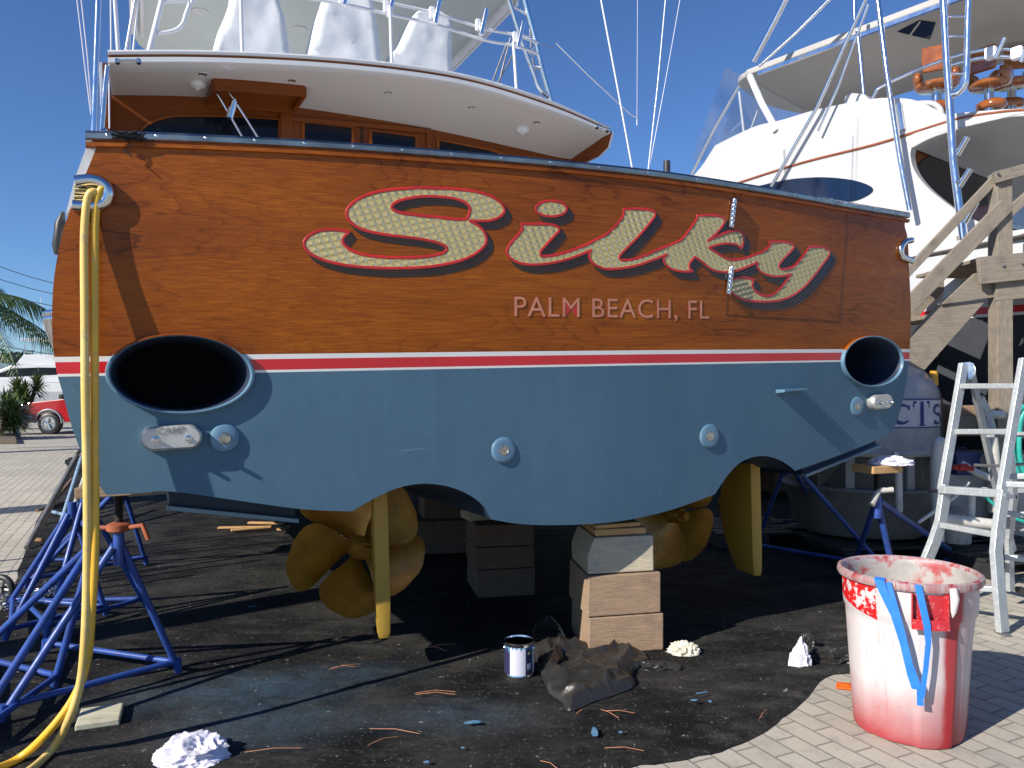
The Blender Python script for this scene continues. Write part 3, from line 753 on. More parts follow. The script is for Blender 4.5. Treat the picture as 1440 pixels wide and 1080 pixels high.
prop(1.50, .80, .52,   .42, R(-38), 1); prop(3.76, .80, .50, .42, R(40), -1)
for cu in (1.50, 3.76):
    s_ = MB(); s_.tube([A.P(cu, .9, .52), A.P(cu, 3.6, .86)], .032, 14); s_.build('propeller_shaft', M_BRONZE, boat, smooth=40)
    s_ = MB()
    for sg in (-1, 1):
        s_.hexa([A.P(cu+sg*.05-.01, 1.04, .55), A.P(cu+sg*.05+.01, 1.04, .55), A.P(cu+sg*.05+.01, 1.16, .55), A.P(cu+sg*.05-.01, 1.16, .55),
                 A.P(cu+sg*.20-.01, 1.04, .98), A.P(cu+sg*.20+.01, 1.04, .98), A.P(cu+sg*.20+.01, 1.18, .98), A.P(cu+sg*.20-.01, 1.18, .98)])
    s_.lathe(A.P(cu, .98, .527), [(.062, 0), (.065, .04), (.065, .22), (.055, .26)], 20, (A.U, A.Z, A.F))
    s_.build('shaft_strut', M_BRONZE, boat, smooth=40)
def rudder(cu, zt, zb, f0, yaw):
    m_ = MB(); D = (A.F*math.cos(yaw)+A.U*math.sin(yaw)); S = D.cross(A.Z).normalized()
    te = A.P(cu, f0, 0)
    pr_ = []
    for z, ch, w_ in ((zb, .24, .05), (zb+.03, .28, .066), (zb+.16, .38, .074), (zt-.22, .46, .074), (zt-.05, .38, .074), (zt+.12, .30, .070)):
        b_ = te+A.Z*z
        pr_.append([b_-S*w_/2, b_+S*w_/2, b_+D*ch*.45+S*.026, b_+D*ch*.85+S*.020, b_+D*ch, b_+D*ch*.85-S*.020, b_+D*ch*.45-S*.026])
    for r_ in pr_: m_.v += r_
    for k in range(len(pr_)-1):
        for i in range(7): m_.f.append((k*7+i, k*7+(i+1) % 7, (k+1)*7+(i+1) % 7, (k+1)*7+i)); m_.mi.append(0)
    m_.f += [tuple(range(7)), tuple((len(pr_)-1)*7+i for i in range(7))]; m_.mi += [0, 0]
    m_.tube([te+D*.17+A.Z*(zt-.1), te+D*.17+A.Z*(zt+.3)], .028, 12)
    return m_.build('rudder', M_RUD, boat, bevel=.003, smooth=25)
rudder(1.475, .86, .15, .22, R(10)); rudder(4.02, .78, .14, .22, R(8))
kl = MB()
kl.hexa([A.P(2.62, 1.6, .50), A.P(2.76, 1.6, .50), A.P(2.76, 12, .40), A.P(2.62, 12, .40), A.P(2.55, 1.2, .85), A.P(2.83, 1.2, .85), A.P(2.83, 12, .8), A.P(2.55, 12, .8)])
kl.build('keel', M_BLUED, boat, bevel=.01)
# --- deckhouse, bridge overhang
def lin(tab, x):
    if x <= tab[0][0]: return tab[0][1]
    for (a, b_), (c, d) in zip(tab, tab[1:]):
        if x <= c: return b_+(d-b_)*(x-a)/(c-a)
    return tab[-1][1]
FA, FB = 3.5, 4.35
def trace(pts, f): 
    return [(lambda h: (h.x, h.z))(A.hit(p.x, p.y, f=f)) for p in smoothpts(pts, 6, False)]
zbot = trace([(148, 89), (300, 92), (480, 103), (640, 123), (767, 157), (857, 188)], FA)
ztop = trace([(149, 70), (300, 74), (480, 86), (640, 107), (767, 142), (857, 179)], FA)
zblk = trace([(157, 133), (290, 136), (430, 152), (600, 180), (790, 222)], FB)
us = [.17+i*(5.07-.17)/40 for i in range(41)]
fas, trim, ceil_, deck = MB(), MB(), MB(), MB()
def strip(m_, prof):
    b_ = len(m_.v); k = len(prof)
    for u in us:
        z0, z1 = lin(zbot, u), lin(ztop, u); bow = -.10*(1-((u-2.62)/2.45)**2)
        for ff, zz in prof: m_.v.append(A.P(u, FA+bow+ff, z0+(z1-z0)*zz))
    for i in range(len(us)-1):
        for j in range(k): m_.f.append((b_+i*k+j, b_+i*k+(j+1) % k, b_+(i+1)*k+(j+1) % k, b_+(i+1)*k+j)); m_.mi.append(0)
    m_.f += [tuple(b_+j for j in range(k)), tuple(b_+(len(us)-1)*k+j for j in range(k))]; m_.mi += [0, 0]
strip(fas, [(0, 0), (-.02, .06), (-.02, .42), (0, .44), (.0, .62), (-.025, .64), (-.035, .80), (-.01, 1.0), (.25, 1.05), (.25, .1)])
fo = fas.build('bridge_overhang', M_GEL, boat, smooth=30)
strip(trim, [(-.012, .46), (-.012, .60), (.01, .60), (.01, .46)]); trim.build('teak_trim', M_TEAK, fo)
ceil_.sheet(lambda i, j: (lambda u: A.P(u, FA-.1*(1-((u-2.62)/2.45)**2)*(1-j)+(FB-FA)*j+.01*(1-j), (lin(zbot, u)+.012)*(1-j)+lin(zblk, u)*j))(.17+i*4.9), 30, 4)
ceil_.build('cockpit_ceiling', M_GELI, boat, smooth=60)
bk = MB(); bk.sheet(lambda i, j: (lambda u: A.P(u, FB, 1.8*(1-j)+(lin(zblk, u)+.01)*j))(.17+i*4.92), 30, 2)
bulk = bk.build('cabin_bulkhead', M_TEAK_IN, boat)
def panelA(pts, f, d, nm, mt, par, corners=True, bevel=0):
    m_ = MB(); L = [A.P(*A.hit(p[0], p[1], f=f)) for p in pts]; m_.prism(L, A.F*d); return m_.build(nm, mt, par, bevel=bevel)
def framed(pts, grow, nm):
    pts = [tuple(p) for p in pts]; c = (sum(p[0] for p in pts)/len(pts), sum(p[1] for p in pts)/len(pts))
    big = [(p[0]+grow*(1 if p[0] > c[0] else -1), p[1]+grow*.6*(1 if p[1] > c[1] else -1)) for p in pts]
    fr = MB(); L = [A.P(*A.hit(*p, f=FB-.02)) for p in big]; H = [A.P(*A.hit(*p, f=FB-.02)) for p in pts]
    fr.prism(L, A.F*.018, holes=[H]); o = fr.build(nm, M_TEAK, bulk); panelA(pts, FB-.010, .006, 'pane', M_GLASS, o); return o
framed([(p.x, p.y) for p in smoothpts([(180, 215, 1), (196, 186), (212, 173), (236, 165), (262, 163), (330, 164), (391, 168, 1), (391, 215, 1)], 5)], 3, 'window')
framed([(428, 172), (494, 179), (494, 225), (428, 220)], 4, 'door_window')
framed([(523, 184), (584, 192), (584, 230), (523, 224)], 4, 'door_window')
framed([(618, 197), (688, 211), (720, 222), (720, 245), (618, 238)], 4, 'window')
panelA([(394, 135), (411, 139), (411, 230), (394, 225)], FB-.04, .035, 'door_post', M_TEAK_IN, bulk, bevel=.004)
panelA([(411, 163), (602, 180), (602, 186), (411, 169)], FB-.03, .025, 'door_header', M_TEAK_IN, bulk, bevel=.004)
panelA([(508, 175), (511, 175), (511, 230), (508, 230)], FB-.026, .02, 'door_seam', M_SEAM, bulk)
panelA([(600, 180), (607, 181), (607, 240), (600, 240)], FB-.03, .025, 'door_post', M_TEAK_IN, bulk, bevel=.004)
# side wings of the deckhouse
def wing(u, pts, d, name='deckhouse_wing'):
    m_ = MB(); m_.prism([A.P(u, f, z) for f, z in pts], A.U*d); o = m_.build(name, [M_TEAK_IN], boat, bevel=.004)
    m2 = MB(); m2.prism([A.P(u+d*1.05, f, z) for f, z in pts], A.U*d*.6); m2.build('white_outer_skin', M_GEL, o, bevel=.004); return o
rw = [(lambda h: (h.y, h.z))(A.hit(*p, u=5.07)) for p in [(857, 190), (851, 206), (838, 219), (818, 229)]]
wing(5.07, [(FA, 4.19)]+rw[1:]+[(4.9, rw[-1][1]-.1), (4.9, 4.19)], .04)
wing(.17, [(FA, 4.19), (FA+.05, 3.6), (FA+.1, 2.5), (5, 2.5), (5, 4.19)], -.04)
m_ = MB(); m_.prism([A.P(.13, f, z) for f, z in ((5, 2.4), (5, 4.3), (12, 4.2), (12, 2.6))], A.U*4.98); m_.build('deckhouse', M_GEL, boat)
m_ = MB(); m_.prism([A.P(.7, f, z) for f, z in ((FA+.2, 4.44), (FA+.2, 4.47), (9, 4.47), (9, 4.44))], A.U*3.8); m_.build('bridge_deck', M_GEL, boat)
# hatch recess with its wooden frame
h1 = [(300, 113), (428, 123), (412, 146), (292, 136)]
def ceilpt(px, py, dz=0):
    for it in range(1):
        best = None
        for k in range(400):
            f = 3.3+k*1.2/400; h = A.hit(px, py, f=f); t_ = max(0, min(1, (f-FA)/(FB-FA)))
            e = abs(h.z-((lin(zbot, h.x)+.012)*(1-t_)+lin(zblk, h.x)*t_-dz))
            if best is None or e < best[0]: best = (e, h)
    return best[1]
hp = [ceilpt(*p, dz=.02) for p in h1]; hm = MB()
for i in range(4):
    a, b_ = hp[i], hp[(i+1) % 4]; hm.beam(A.P(a.x, a.y, a.z-.03), A.P(b_.x, b_.y, b_.z-.03), .035, .11)
hm.prism([A.P(p.x, p.y, p.z+.0) for p in hp], A.Z*.012)
hm.build('hatch_frame', M_TEAK_IN, boat, bevel=.003)
for (x, y) in ((277, 117), (735, 182)):
    h = ceilpt(x, y, .0); l = MB(); l.lathe(A.P(h.x, h.y, h.z), [(.085, -.02), (.085, .014), (.065, .035), (.03, .045), (.012, .06), (.004, .062)], 28, (A.U, -A.F, -A.Z)); l.build('dome_light', M_GEL, boat, smooth=50)
for (x, y) in ((284, 103), (410, 112), (545, 129), (663, 150), (755, 171)):
    h = ceilpt(x, y, 0); l = MB(); l.lathe(A.P(h.x, h.y, h.z), [(.038, -.01), (.038, .008), (.026, .010), (.024, .002)], 20, (A.U, -A.F, -A.Z)); o = l.build('ceiling_light', M_CHR, boat, smooth=40)
    l = MB(); l.lathe(A.P(h.x, h.y, h.z), [(.024, 0), (.024, .005)], 16, (A.U, -A.F, -A.Z)); l.build('lamp_lens', M_DSTEEL, o)
def TA(px, **k): return [A.W(*p, **k) for p in px]
def tubeA(pts, r, nm, mt, par=boat, n=10, smooth_pts=False, **k):
    if smooth_pts: pts = [(p.x, p.y) for p in smoothpts(pts, 5, False)]
    m_ = MB(); m_.tube(TA(pts, **k), r, n); return m_.build(nm, mt, par, smooth=50)
ld = MB(); ld.tube(TA([(302, 126), (341, 194)], f=3.95), .014, 8); ld.tube(TA([(315, 118), (364, 196)], f=3.95), .014, 8)
ld.tube(TA([(328, 142), (322, 166)], f=3.94), .036, 12); ld.tube(TA([(329, 139), (329, 143)], f=3.94), .024, 10)
ld.build('bridge_ladder', M_ALU, boat, smooth=50)
for a, b_ in (((164, 84), (194, 84)), ((842, 177), (857, 182))):
    m_ = MB(); p, q = A.W(*a, f=FA-.06), A.W(*b_, f=FA-.1); m_.tube([p, q], .010, 8); m_.tube([p, p-A.F*-.05], .02, 10); m_.tube([q, q+A.F*.05], .02, 10); m_.build('cleat', M_CHR, fo, smooth=50)
# bridge seats under canvas covers
def cover(pts, f, d, lab):
    L = [A.hit(p.x, p.y, f=f) for p in smoothpts(pts, 4)]; cu = sum(p.x for p in L)/len(L); m_ = MB(); n = len(L)
    st = [(0, .93), (.04, .98), (.14, 1.0), (d*.6, .99), (d-.08, .96), (d, .85)]
    for dd, s_ in st:
        for p in L: m_.v.append(A.P(cu+(p.x-cu)*s_, f+dd, p.z-(.10*(1-s_)*3 if p.z > 4.8 else 0)))
    for k in range(len(st)-1):
        for i in range(n): m_.f.append((k*n+i, k*n+(i+1) % n, (k+1)*n+(i+1) % n, (k+1)*n+i)); m_.mi.append(0)
    m_.prism([m_.v[i] for i in range(n)], A.F*.001) if False else None
    m_.f += [tuple(range(n)), tuple((len(st)-1)*n+i for i in range(n))]; m_.mi += [0, 0]
    o = m_.build('seat_cover', M_COVER, boat)
    bm = bmesh.new(); bm.from_mesh(o.data); bmesh.ops.triangulate(bm, faces=bm.faces[:])
    for _ in range(3): bmesh.ops.subdivide_edges(bm, edges=[e for e in bm.edges if e.calc_length() > .11], cuts=1, use_grid_fill=False)
    bmesh.ops.triangulate(bm, faces=bm.faces[:])
    for v in bm.verts:
        q = v.co+o.parent.location; v.co += Vector((1, 1, 0))*0 - A.F*(.035*ridge(Vector((q.x*2.3, q.y*2.3, q.z*1.1)), 3)-.03)
    bm.to_mesh(o.data); bm.free(); o.data.shade_smooth(); return o
cover([(304, 95), (303, 50), (321, 2), (334, -60), (383, -60), (394, 0), (403, 32), (400, 98)], 5.4, .55, '')
cover([(436, 108), (440, 40), (458, -15), (474, -60), (513, -60), (528, 10), (534, 42), (530, 115)], 5.4, .55, '')
cover([(550, 124), (548, 78), (560, 62), (578, 26), (590, 12), (616, 11), (634, 25), (637, 60), (630, 135)], 5.4, .55, '')
# hardtop
ht = MB(); ht.prism([A.P(u, f, 6.5) for u, f in [(p.x, p.y) for p in smoothpts([(.34, 5.5, 1), (4.95, 5.45, 1), (4.95, 8.2), (4.75, 9.0), (4.1, 9.4), (1.2, 9.4), (.55, 9.0), (.34, 8.2)], 4)]], A.Z*.10)
hto = ht.build('hardtop', M_HT, boat, bevel=.02)
for u in (.36, 4.88):
    m_ = MB(); m_.beam(A.P(u, 5.5, 6.47), A.P(u, 8.3, 6.47), .09, .07); m_.beam(A.P(u+.10, 5.5, 6.52), A.P(u+.10, 8.4, 6.52), .05, .12); m_.build('hardtop_edge', M_PALU, hto, bevel=.01)
for (x, y) in ((420, 40), (280, 15)):
    h = A.hit(x, y, z=6.5); l = MB(); l.lathe(A.P(h.x, h.y, 6.5), [(.11, -.01), (.11, .012), (.08, .02), (.05, .012)], 24, (A.U, -A.F, -A.Z)); l.build('speaker', M_GEL, hto, smooth=40)
# rocket-launcher rails over the aft edge of the bridge
rl = MB(); low = [(380, -14), (430, -4), (480, 4), (560, 22), (610, 33), (680, 55), (722, 63), (757, 75)]
rl.tube(TA([(p.x, p.y) for p in smoothpts(low, 4, False)], f=3.9), .016, 10)
rl.tube(TA([(p.x, p.y-17+(.006*(p.x-480))) for p in smoothpts(low, 4, False)], f=3.92), .016, 10)
rlo = rl.build('bridge_rail', M_PALU, boat, smooth=50)
for (x, y0, y1) in ((485, -20, 6), (548, -12, 22), (613, -6, 32), (678, 12, 48), (730, 30, 66)):
    m_ = MB(); m_.tube(TA([(x-2, y1), (x+6, y0)], f=3.85), .026, 12); m_.build('rod_holder', M_ALU, rlo, smooth=50)
    m_ = MB(); m_.box(A.W(x-6, (y0+y1)/2+4, f=3.9), (.05, .05, .12), (A.U, A.F, A.Z)); m_.build('bracket', M_PALU, rlo, bevel=.008)
for x0, y0, x1, y1 in ((340, 76, 337, -20), (551, 98, 548, 8), (727, 137, 722, 58)):
    m_ = MB(); m_.tube(TA([(x0, y0), (x1, y1)], f=3.75), .017, 10); m_.build('rail_post', M_PALU, rlo, smooth=50)
for pts in ([(718, 52), (708, 90), (699, 128)], [(722, 75), (692, 130)], [(745, 40), (748, 78), (763, 140)], [(712, 62), (688, 126)]):
    tubeA(pts, .010, 'stay', M_GREYP, rlo, f=4.6)
tw = MB()
tw.tube(TA([(p.x, p.y) for p in smoothpts([(700, -40), (716, 0), (735, 60), (750, 100), (757, 120), (765, 130), (774, 137)], 5, False)], f=4.4), .026, 10)
tw.tube(TA([(728, -40), (738, 0), (753, 55), (762, 95), (778, 152)], f=4.4), .030, 12)
for a, b_ in (((722, 8), (742, 20)), ((738, 53), (755, 59)), ((743, 72), (757, 76)), ((743, 90), (764, 97)), ((744, 87), (755, 60)), ((735, 48), (752, 57)), ((745, 70), (754, 62))):
    tw.tube(TA([a, b_], f=4.4), .016, 8)
tw.build('tower_leg', M_ALU, boat, smooth=50)
tubeA([(760, 60), (779, 66)], .006, 'aerial', M_ALU, f=4.4)
m_ = MB(); m_.tube(TA([(208, 74), (229, -10)], f=4.1), .026, 10); m_.tube(TA([(212, 74), (217, 50)], f=4.1), .014, 8)
m_.tube(TA([(p.x, p.y) for p in smoothpts([(228, 1), (255, 0), (265, 3), (260, 20), (256, 32), (248, 40), (236, 44), (220, 46)], 5, False)], f=4.1), .019, 10)
m_.tube(TA([(268, 4), (275, -20)], f=4.1), .019, 10)
m_.build('grab_ladder', M_PALU, boat, smooth=50)
# port outrigger and its gear at the left corner
m_ = MB(); m_.tube(TA([(131, 190), (134, 90), (138, -40), (142, -230)], f=.55), [.015, .014, .013, .011], 12); m_.build('outrigger_pole', M_ALU, boat, smooth=50)
m_ = MB(); m_.tube(TA([(142, 186), (147, 120), (150, 92)], f=.9), .014, 10); m_.tube(TA([(142, 186), (150, 184)], f=.9), .02, 12); m_.build('outrigger_brace', M_CHR, boat, smooth=50)
for pts, r_ in (([(155, 70), (154, -20)], .006), ([(165, 70), (159, -20)], .016), ([(176, 70), (190, -10)], .012), ([(186, 72), (194, -10)], .008), ([(181, 70), (185, -10)], .007), ([(152, 74), (153, 180)], .006)):
    tubeA(pts, r_, 'rigging', M_PALU, f=3.5)
for pts in ([(106, -10), (118, 90), (127, 160)], [(112, -10), (122, 80), (129, 170)]): tubeA(pts, .003, 'outrigger_line', M_RAG, f=.6, n=5)
# starboard outrigger standing behind the rail
for pts, r_, ff in (([(895, 268), (870, 130), (842, -20), (806, -210)], .009, 3.0), ([(909, 262), (925, 120), (938, -20), (954, -200)], .005, 2.2), ([(908, 264), (935, 120), (960, -20), (990, -190)], .003, 2.2)):
    tubeA(pts, r_, 'outrigger_pole', M_PALU, f=ff)
tubeA([(782, 60), (830, 108), (886, 160), (896, 166), (896, 176)], .008, 'aerial', M_PALU, f=5.5)
tubeA([(897, -10), (896, 166)], .004, 'outrigger_line', M_RAG, f=5.5, n=5)
tubeA([(938, 226), (938, 242)], .022, 'rail_peg', M_BPL, f=.3)

M_GEL2 = mat('second_boat_gelcoat', (.53, .53, .52), .3, col2=(.49, .49, .49), sc=1.2, coat=.2)  # second boat's white, toned down to keep it from burning out
# ------------------------------------------------------------------ second boat
b2 = thing('white_fishing_boat', (B.P(2, 1, 0).x, B.P(2, 1, 0).y, 0), 'white fishing boat with hardtop and teak helm chairs behind the timber stairs', 'boat')
def TB(px, **k): return [B.W(*p, **k) for p in px]
def polyB(pts, u, w_, nm, mt, par=b2, bevel=0, closed=True, n=4):
    m_ = MB(); L = [B.hit(p.x, p.y, u=u) for p in smoothpts(pts, n)]
    m_.prism([B.P(u, p.y, p.z) for p in L], B.U*w_); return m_.build(nm, mt, par, bevel=bevel)
def fB(px, py, u=0): return B.hit(px, py, u=u)
C = 1
hs_ = [(-4.2, 3.10), (-1.45, 3.04), (-.33, 2.98), (2, 2.98), (5, 3.1), (9, 3.5), (13, 4.0)]
def hullring(z0f, z1f, nm, mt, par=b2):
    m_ = MB(); n = len(hs_)
    plan = [(-4.2, .25), (-1.45, 0), (-.33, -.05), (2, -.1), (5, .15), (9, 1.0), (13, 2.2)]
    for (f, s_), (_, du) in zip(hs_, plan):
        for side in (0, 1):
            u = (-.42+du) if side == 0 else 4.62-du
            for z in (z0f(f, s_), z1f(f, s_)): m_.v.append(B.P(u + (.12 if z < 1.5 else 0)*(1 if side == 0 else -1), f, z))
    for i in range(n-1):
        a = i*4; b_ = (i+1)*4
        m_.f += [(a, b_, b_+1, a+1), (a+2, a+3, b_+3, b_+2), (a+1, b_+1, b_+3, a+3), (a, a+2, b_+2, b_)]; m_.mi += [0]*4
    m_.f += [(0, 1, 3, 2), ((n-1)*4, (n-1)*4+2, (n-1)*4+3, (n-1)*4+1)]; m_.mi += [0, 0]
    return m_.build(nm, mt, par)
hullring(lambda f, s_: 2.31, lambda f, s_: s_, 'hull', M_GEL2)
hullring(lambda f, s_: 2.24, lambda f, s_: 2.31, 'waterline_stripe', M_RED)
hullring(lambda f, s_: 2.21, lambda f, s_: 2.24, 'waterline_stripe', M_WSTR)
hullring(lambda f, s_: .8, lambda f, s_: 2.21, 'bottom', mat('dark_bottom_paint', (.03, .035, .045), .7))
rr = MB(); rr.tube(TB([(1240, 371), (1280, 364), (1340, 352), (1440, 332), (1500, 320)], u=-.45), .022, 8); rr.build('rub_rail', M_DSTEEL, b2)
rr = MB(); rr.tube(TB([(1340, 345), (1380, 340), (1440, 330), (1500, 318)], u=-.38), .03, 8); rr.build('covering_board', M_TEAK, b2)
wingp = [(1283, 206, 1), (1281, 218), (1286, 238), (1300, 258), (1322, 278), (1350, 298), (1380, 313), (1410, 324), (1450, 333, 1)]
topp = [(960, 262, 1), (985, 236), (1006, 204, 1), (1060, 178), (1100, 168), (1155, 152), (1230, 138), (1275, 138), (1300, 145), (1330, 160, 1)]
side = topp + wingp + [(1450, 350, 1), (1280, 372, 1), (960, 430, 1)]
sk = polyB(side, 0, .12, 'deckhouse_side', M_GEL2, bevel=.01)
f1 = fB(1283, 215).y
m_ = MB(); L = [(f, z) for f, z in [(lambda h: (h.y, h.z))(fB(p.x, p.y)) for p in smoothpts(topp, 3, False)] if f > f1+.12]
m_.prism([B.P(.12, f, z) for f, z in L]+[B.P(.12, f1+.12, L[-1][1]-.35), B.P(.12, f1+.12, 2.6), B.P(.12, L[0][0]+.6, 2.6)], B.U*3.9)
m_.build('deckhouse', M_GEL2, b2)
brow = [(1270, 196, 1), (1330, 160, 1), (1380, 155), (1445, 151), (1540, 149, 1), (1540, 161, 1), (1440, 163), (1400, 168), (1350, 181), (1310, 194), (1283, 208, 1)]
polyB(brow, -.01, 4.2, 'bridge_overhang', M_GEL2, bevel=.02)
m_ = MB(); m_.tube(TB([(p.x, p.y) for p in smoothpts([(1035, 258), (1130, 228), (1230, 203), (1300, 181), (1350, 166), (1400, 158), (1445, 154), (1540, 151)], 4, False)], u=-.004), .016, 8); m_.build('rub_stripe', mat('brown_stripe', (.30, .09, .04), .3), b2)
wnd = [(p.x, p.y) for p in smoothpts([(1010, 262), (1060, 262), (1090, 256), (1120, 251), (1160, 249), (1200, 253), (1224, 261), (1228, 269), (1212, 279), (1190, 284), (1100, 296), (1010, 300)], 4)]
m_ = MB(); m_.prism([B.P(-.012, p.y, p.z) for p in [fB(*q) for q in wnd]], B.U*.01); m_.build('side_window', mat('blue_dark_glass', (.008, .018, .05), .06), b2)
bkf = f1+.02
m_ = MB(); m_.prism([B.P(u, bkf, z) for u, z in ((.1, 2.7), (4.0, 2.7), (4.0, 4.25), (.1, 4.25))], B.F*.05); bo = m_.build('cabin_bulkhead', M_TEAK_IN, b2)
def panelB(pts, f, d, nm, mt, par, bevel=0):
    m_ = MB(); m_.prism([B.P(*B.hit(p[0], p[1], f=f)) for p in pts], B.F*d); return m_.build(nm, mt, par, bevel=bevel)
panelB([(p.x, p.y) for p in smoothpts([(1290, 250), (1296, 228), (1315, 218), (1345, 216), (1385, 221), (1398, 230, 1), (1392, 288, 1), (1290, 300, 1)], 4)], bkf-.02, .015, 'aft_window', M_GLASS, bo)
panelB([(1404, 225), (1480, 235), (1480, 330), (1404, 318)], bkf-.03, .025, 'door_frame', M_GEL2, bo, .005)
panelB([(1409, 232), (1478, 242), (1478, 325), (1409, 310)], bkf-.04, .012, 'door', M_GREYF, bo)
# hardtop
HZB = 6.1
def HB(px, py, z=HZB): return B.hit(px, py, z=z)
h0 = HB(1032, 112); un = h0.x; ff = h0.y
uf = un+2.55
plan = smoothpts([(un+.05, -4.2, 1), (un, ff-1.0), (un+.06, ff-.15), (un+.35, ff+.12), (un+1.3, ff+.3), (uf-.35, ff+.12), (uf-.06, ff-.15), (uf, ff-1), (uf-.05, -4.2, 1)], 4)
m_ = MB(); m_.prism([B.P(p.x, p.y, HZB) for p in plan], B.Z*.09); h2 = m_.build('hardtop', mat('grey_white_underside', (.44, .42, .39), .5, col2=(.40, .38, .35), sc=1), b2, bevel=.03)
m_ = MB(); m_.prism([B.P(un+.25, f, HZB+.09) for f in (0,)] + [B.P(un+.25, ff-1.2, HZB+.09), B.P(uf-.3, ff-1.2, HZB+.09), B.P(uf-.3, -4, HZB+.09)], B.Z*.07); m_.build('radar_pod', M_GEL2, h2, bevel=.02)
m_ = MB(); m_.beam(B.P(un+.04, -4, HZB-.02), B.P(un+.04, ff-.4, HZB-.02), .05, .05); m_.build('edge_track', M_ALU, h2)
m_ = MB(); m_.prism([B.P(*HB(*p)) - B.Z*.008 for p in ((1263, 43), (1294, 27), (1317, 30), (1309, 54))], B.Z*.006); m_.build('roof_hatch', M_GLASS, h2)
m_ = MB(); m_.tube([B.P(*HB(1295, 28))-B.Z*.012, B.P(*HB(1281, 47))-B.Z*.012], .012, 6); m_.build('hatch_bar', M_GELI, h2)
def tubeB(pts, r_, nm, mt=M_ALU, par=b2, n=10, sm_=False, **k):
    if sm_: pts = [(p.x, p.y) for p in smoothpts(pts, 5, False)]
    m_ = MB(); m_.tube(TB(pts, **k), r_, n); return m_.build(nm, mt, par, smooth=50)
for pts, r_, u in (([(1327, -30), (1333, 90), (1342, 230), (1355, 336)], .040, -.3), ([(1232, -30), (1248, 100), (1266, 220), (1280, 296)], .030, -.2),
                   ([(1226, -20), (1150, 150), (1085, 262)], .024, -.1), ([(1222, 5), (1180, 120), (1151, 184)], .016, -.1),
                   ([(1190, -170), (1115, -20), (1090, 30), (1060, 86)], .040, .3), ([(1290, -120), (1175, -10), (1120, 45), (1068, 92)], .026, .3), ([(1040, 120), (1005, 180), (972, 246)], .026, .2),
                   ([(1203, 0), (1203, 28)], .024, .4), ([(1207, 42), (1212, 90), (1217, 146)], .028, .5)):
    tubeB(pts, r_, 'tower_leg', u=u)
tubeB([(1055, 106), (1072, 145), (1087, 172), (1092, 184)], .045, 'hardtop_strut', M_PALU, u=.0)
tubeB([(1040, 128), (1047, 190)], .02, 'hardtop_strut', M_PALU, u=1.0); tubeB([(1068, 150), (1053, 190)], .014, 'hardtop_strut', M_PALU, u=1.5)
m_ = MB(); m_.tube(TB([(p.x, p.y) for p in smoothpts([(1364, -30), (1362, 50), (1360, 105), (1357, 120), (1348, 130), (1338, 133)], 5, False)], u=-.3), .032, 10)
for y in (22, 50, 103): m_.tube(TB([(1333, y), (1361, y)], u=-.3), .012, 8)
m_.build('tower_ladder', M_ALU, b2, smooth=50)
rl = MB()
rl.tube(TB([(p.x, p.y) for p in smoothpts([(1226, 142), (1232, 130), (1240, 121), (1290, 98), (1340, 80), (1380, 70), (1410, 68), (1500, 74)], 5, False)], u=.3), .020, 10)
rl.tube(TB([(p.x, p.y) for p in smoothpts([(1336, 92), (1370, 83), (1410, 79), (1500, 84)], 5, False)], u=.3), .022, 10)
ro = rl.build('bridge_rail', M_ALU, b2, smooth=50)
for x in (1395, 1432):
    m_ = MB(); m_.box(B.W(x, 74, u=.3), (.12, .10, .14), (B.F, B.U, B.Z)); m_.build('bracket', M_PALU, ro, bevel=.03)
for x, y in ((1405, 64), (1441, 70)):
    m_ = MB(); m_.tube(TB([(x-4, y+16), (x+9, y-12)], u=.25), .022, 12); m_.build('rod_holder', M_ALU, ro, smooth=50)
for (a, b_) in (((1347, 218), (1362, 192)), ((1350, 262), (1366, 237)), ((1357, 313), (1374, 284))):
    m_ = MB(); m_.tube(TB([a, b_], u=-.42), .030, 12); m_.tube(TB([((a[0]+b_[0])/2, (a[1]+b_[1])/2+3), (1345, (a[1]+b_[1])/2+6)], u=-.38), .018, 8); m_.build('rod_holder', M_CHR, b2, smooth=50)
tubeB([(1265, 145), (1270, 182)], .03, 'rail_post', M_ALU, u=-.02)
tubeB([(1283, 146), (1310, 145), (1322, 152), (1325, 162)], .035, 'grab_rail', M_GEL2, u=.5, sm_=True)
m_ = MB(); m_.prism(TB([(1186, 148), (1188, 134), (1196, 129), (1215, 131), (1224, 140), (1224, 150)], u=.25), B.U*.4); m_.build('instrument_pod', M_GEL2, b2, bevel=.03)
# clear vinyl windscreen
def mk_clear():
    m, t, b = nodes('clear_vinyl'); out = t.nodes['Material Output']; tr = t.nodes.new('ShaderNodeBsdfTransparent'); tr.inputs[0].default_value = (.93, .95, .97, 1)
    gl = t.nodes.new('ShaderNodeBsdfGlossy'); gl.inputs['Roughness'].default_value = .12; mx = t.nodes.new('ShaderNodeMixShader'); mx.inputs[0].default_value = .14
    t.links.new(tr.outputs[0], mx.inputs[1]); t.links.new(gl.outputs[0], mx.inputs[2]); t.links.new(mx.outputs[0], out.inputs[0]); return m
M_CLR = mk_clear()
m_ = MB(); m_.prism(TB([(1038, 122), (1062, 128), (1095, 172), (1046, 190), (1012, 202)], u=.15), B.U*.004); m_.build('clear_curtain', M_CLR, b2)
m_ = MB(); m_.prism([B.P(.15, ff-.3, HZB-.05), B.P(2.8, ff, HZB-.05), B.P(2.8, ff+.5, 4.9), B.P(.15, ff+.3, 4.9)], B.F*.004); m_.build('clear_curtain', M_CLR, b2)
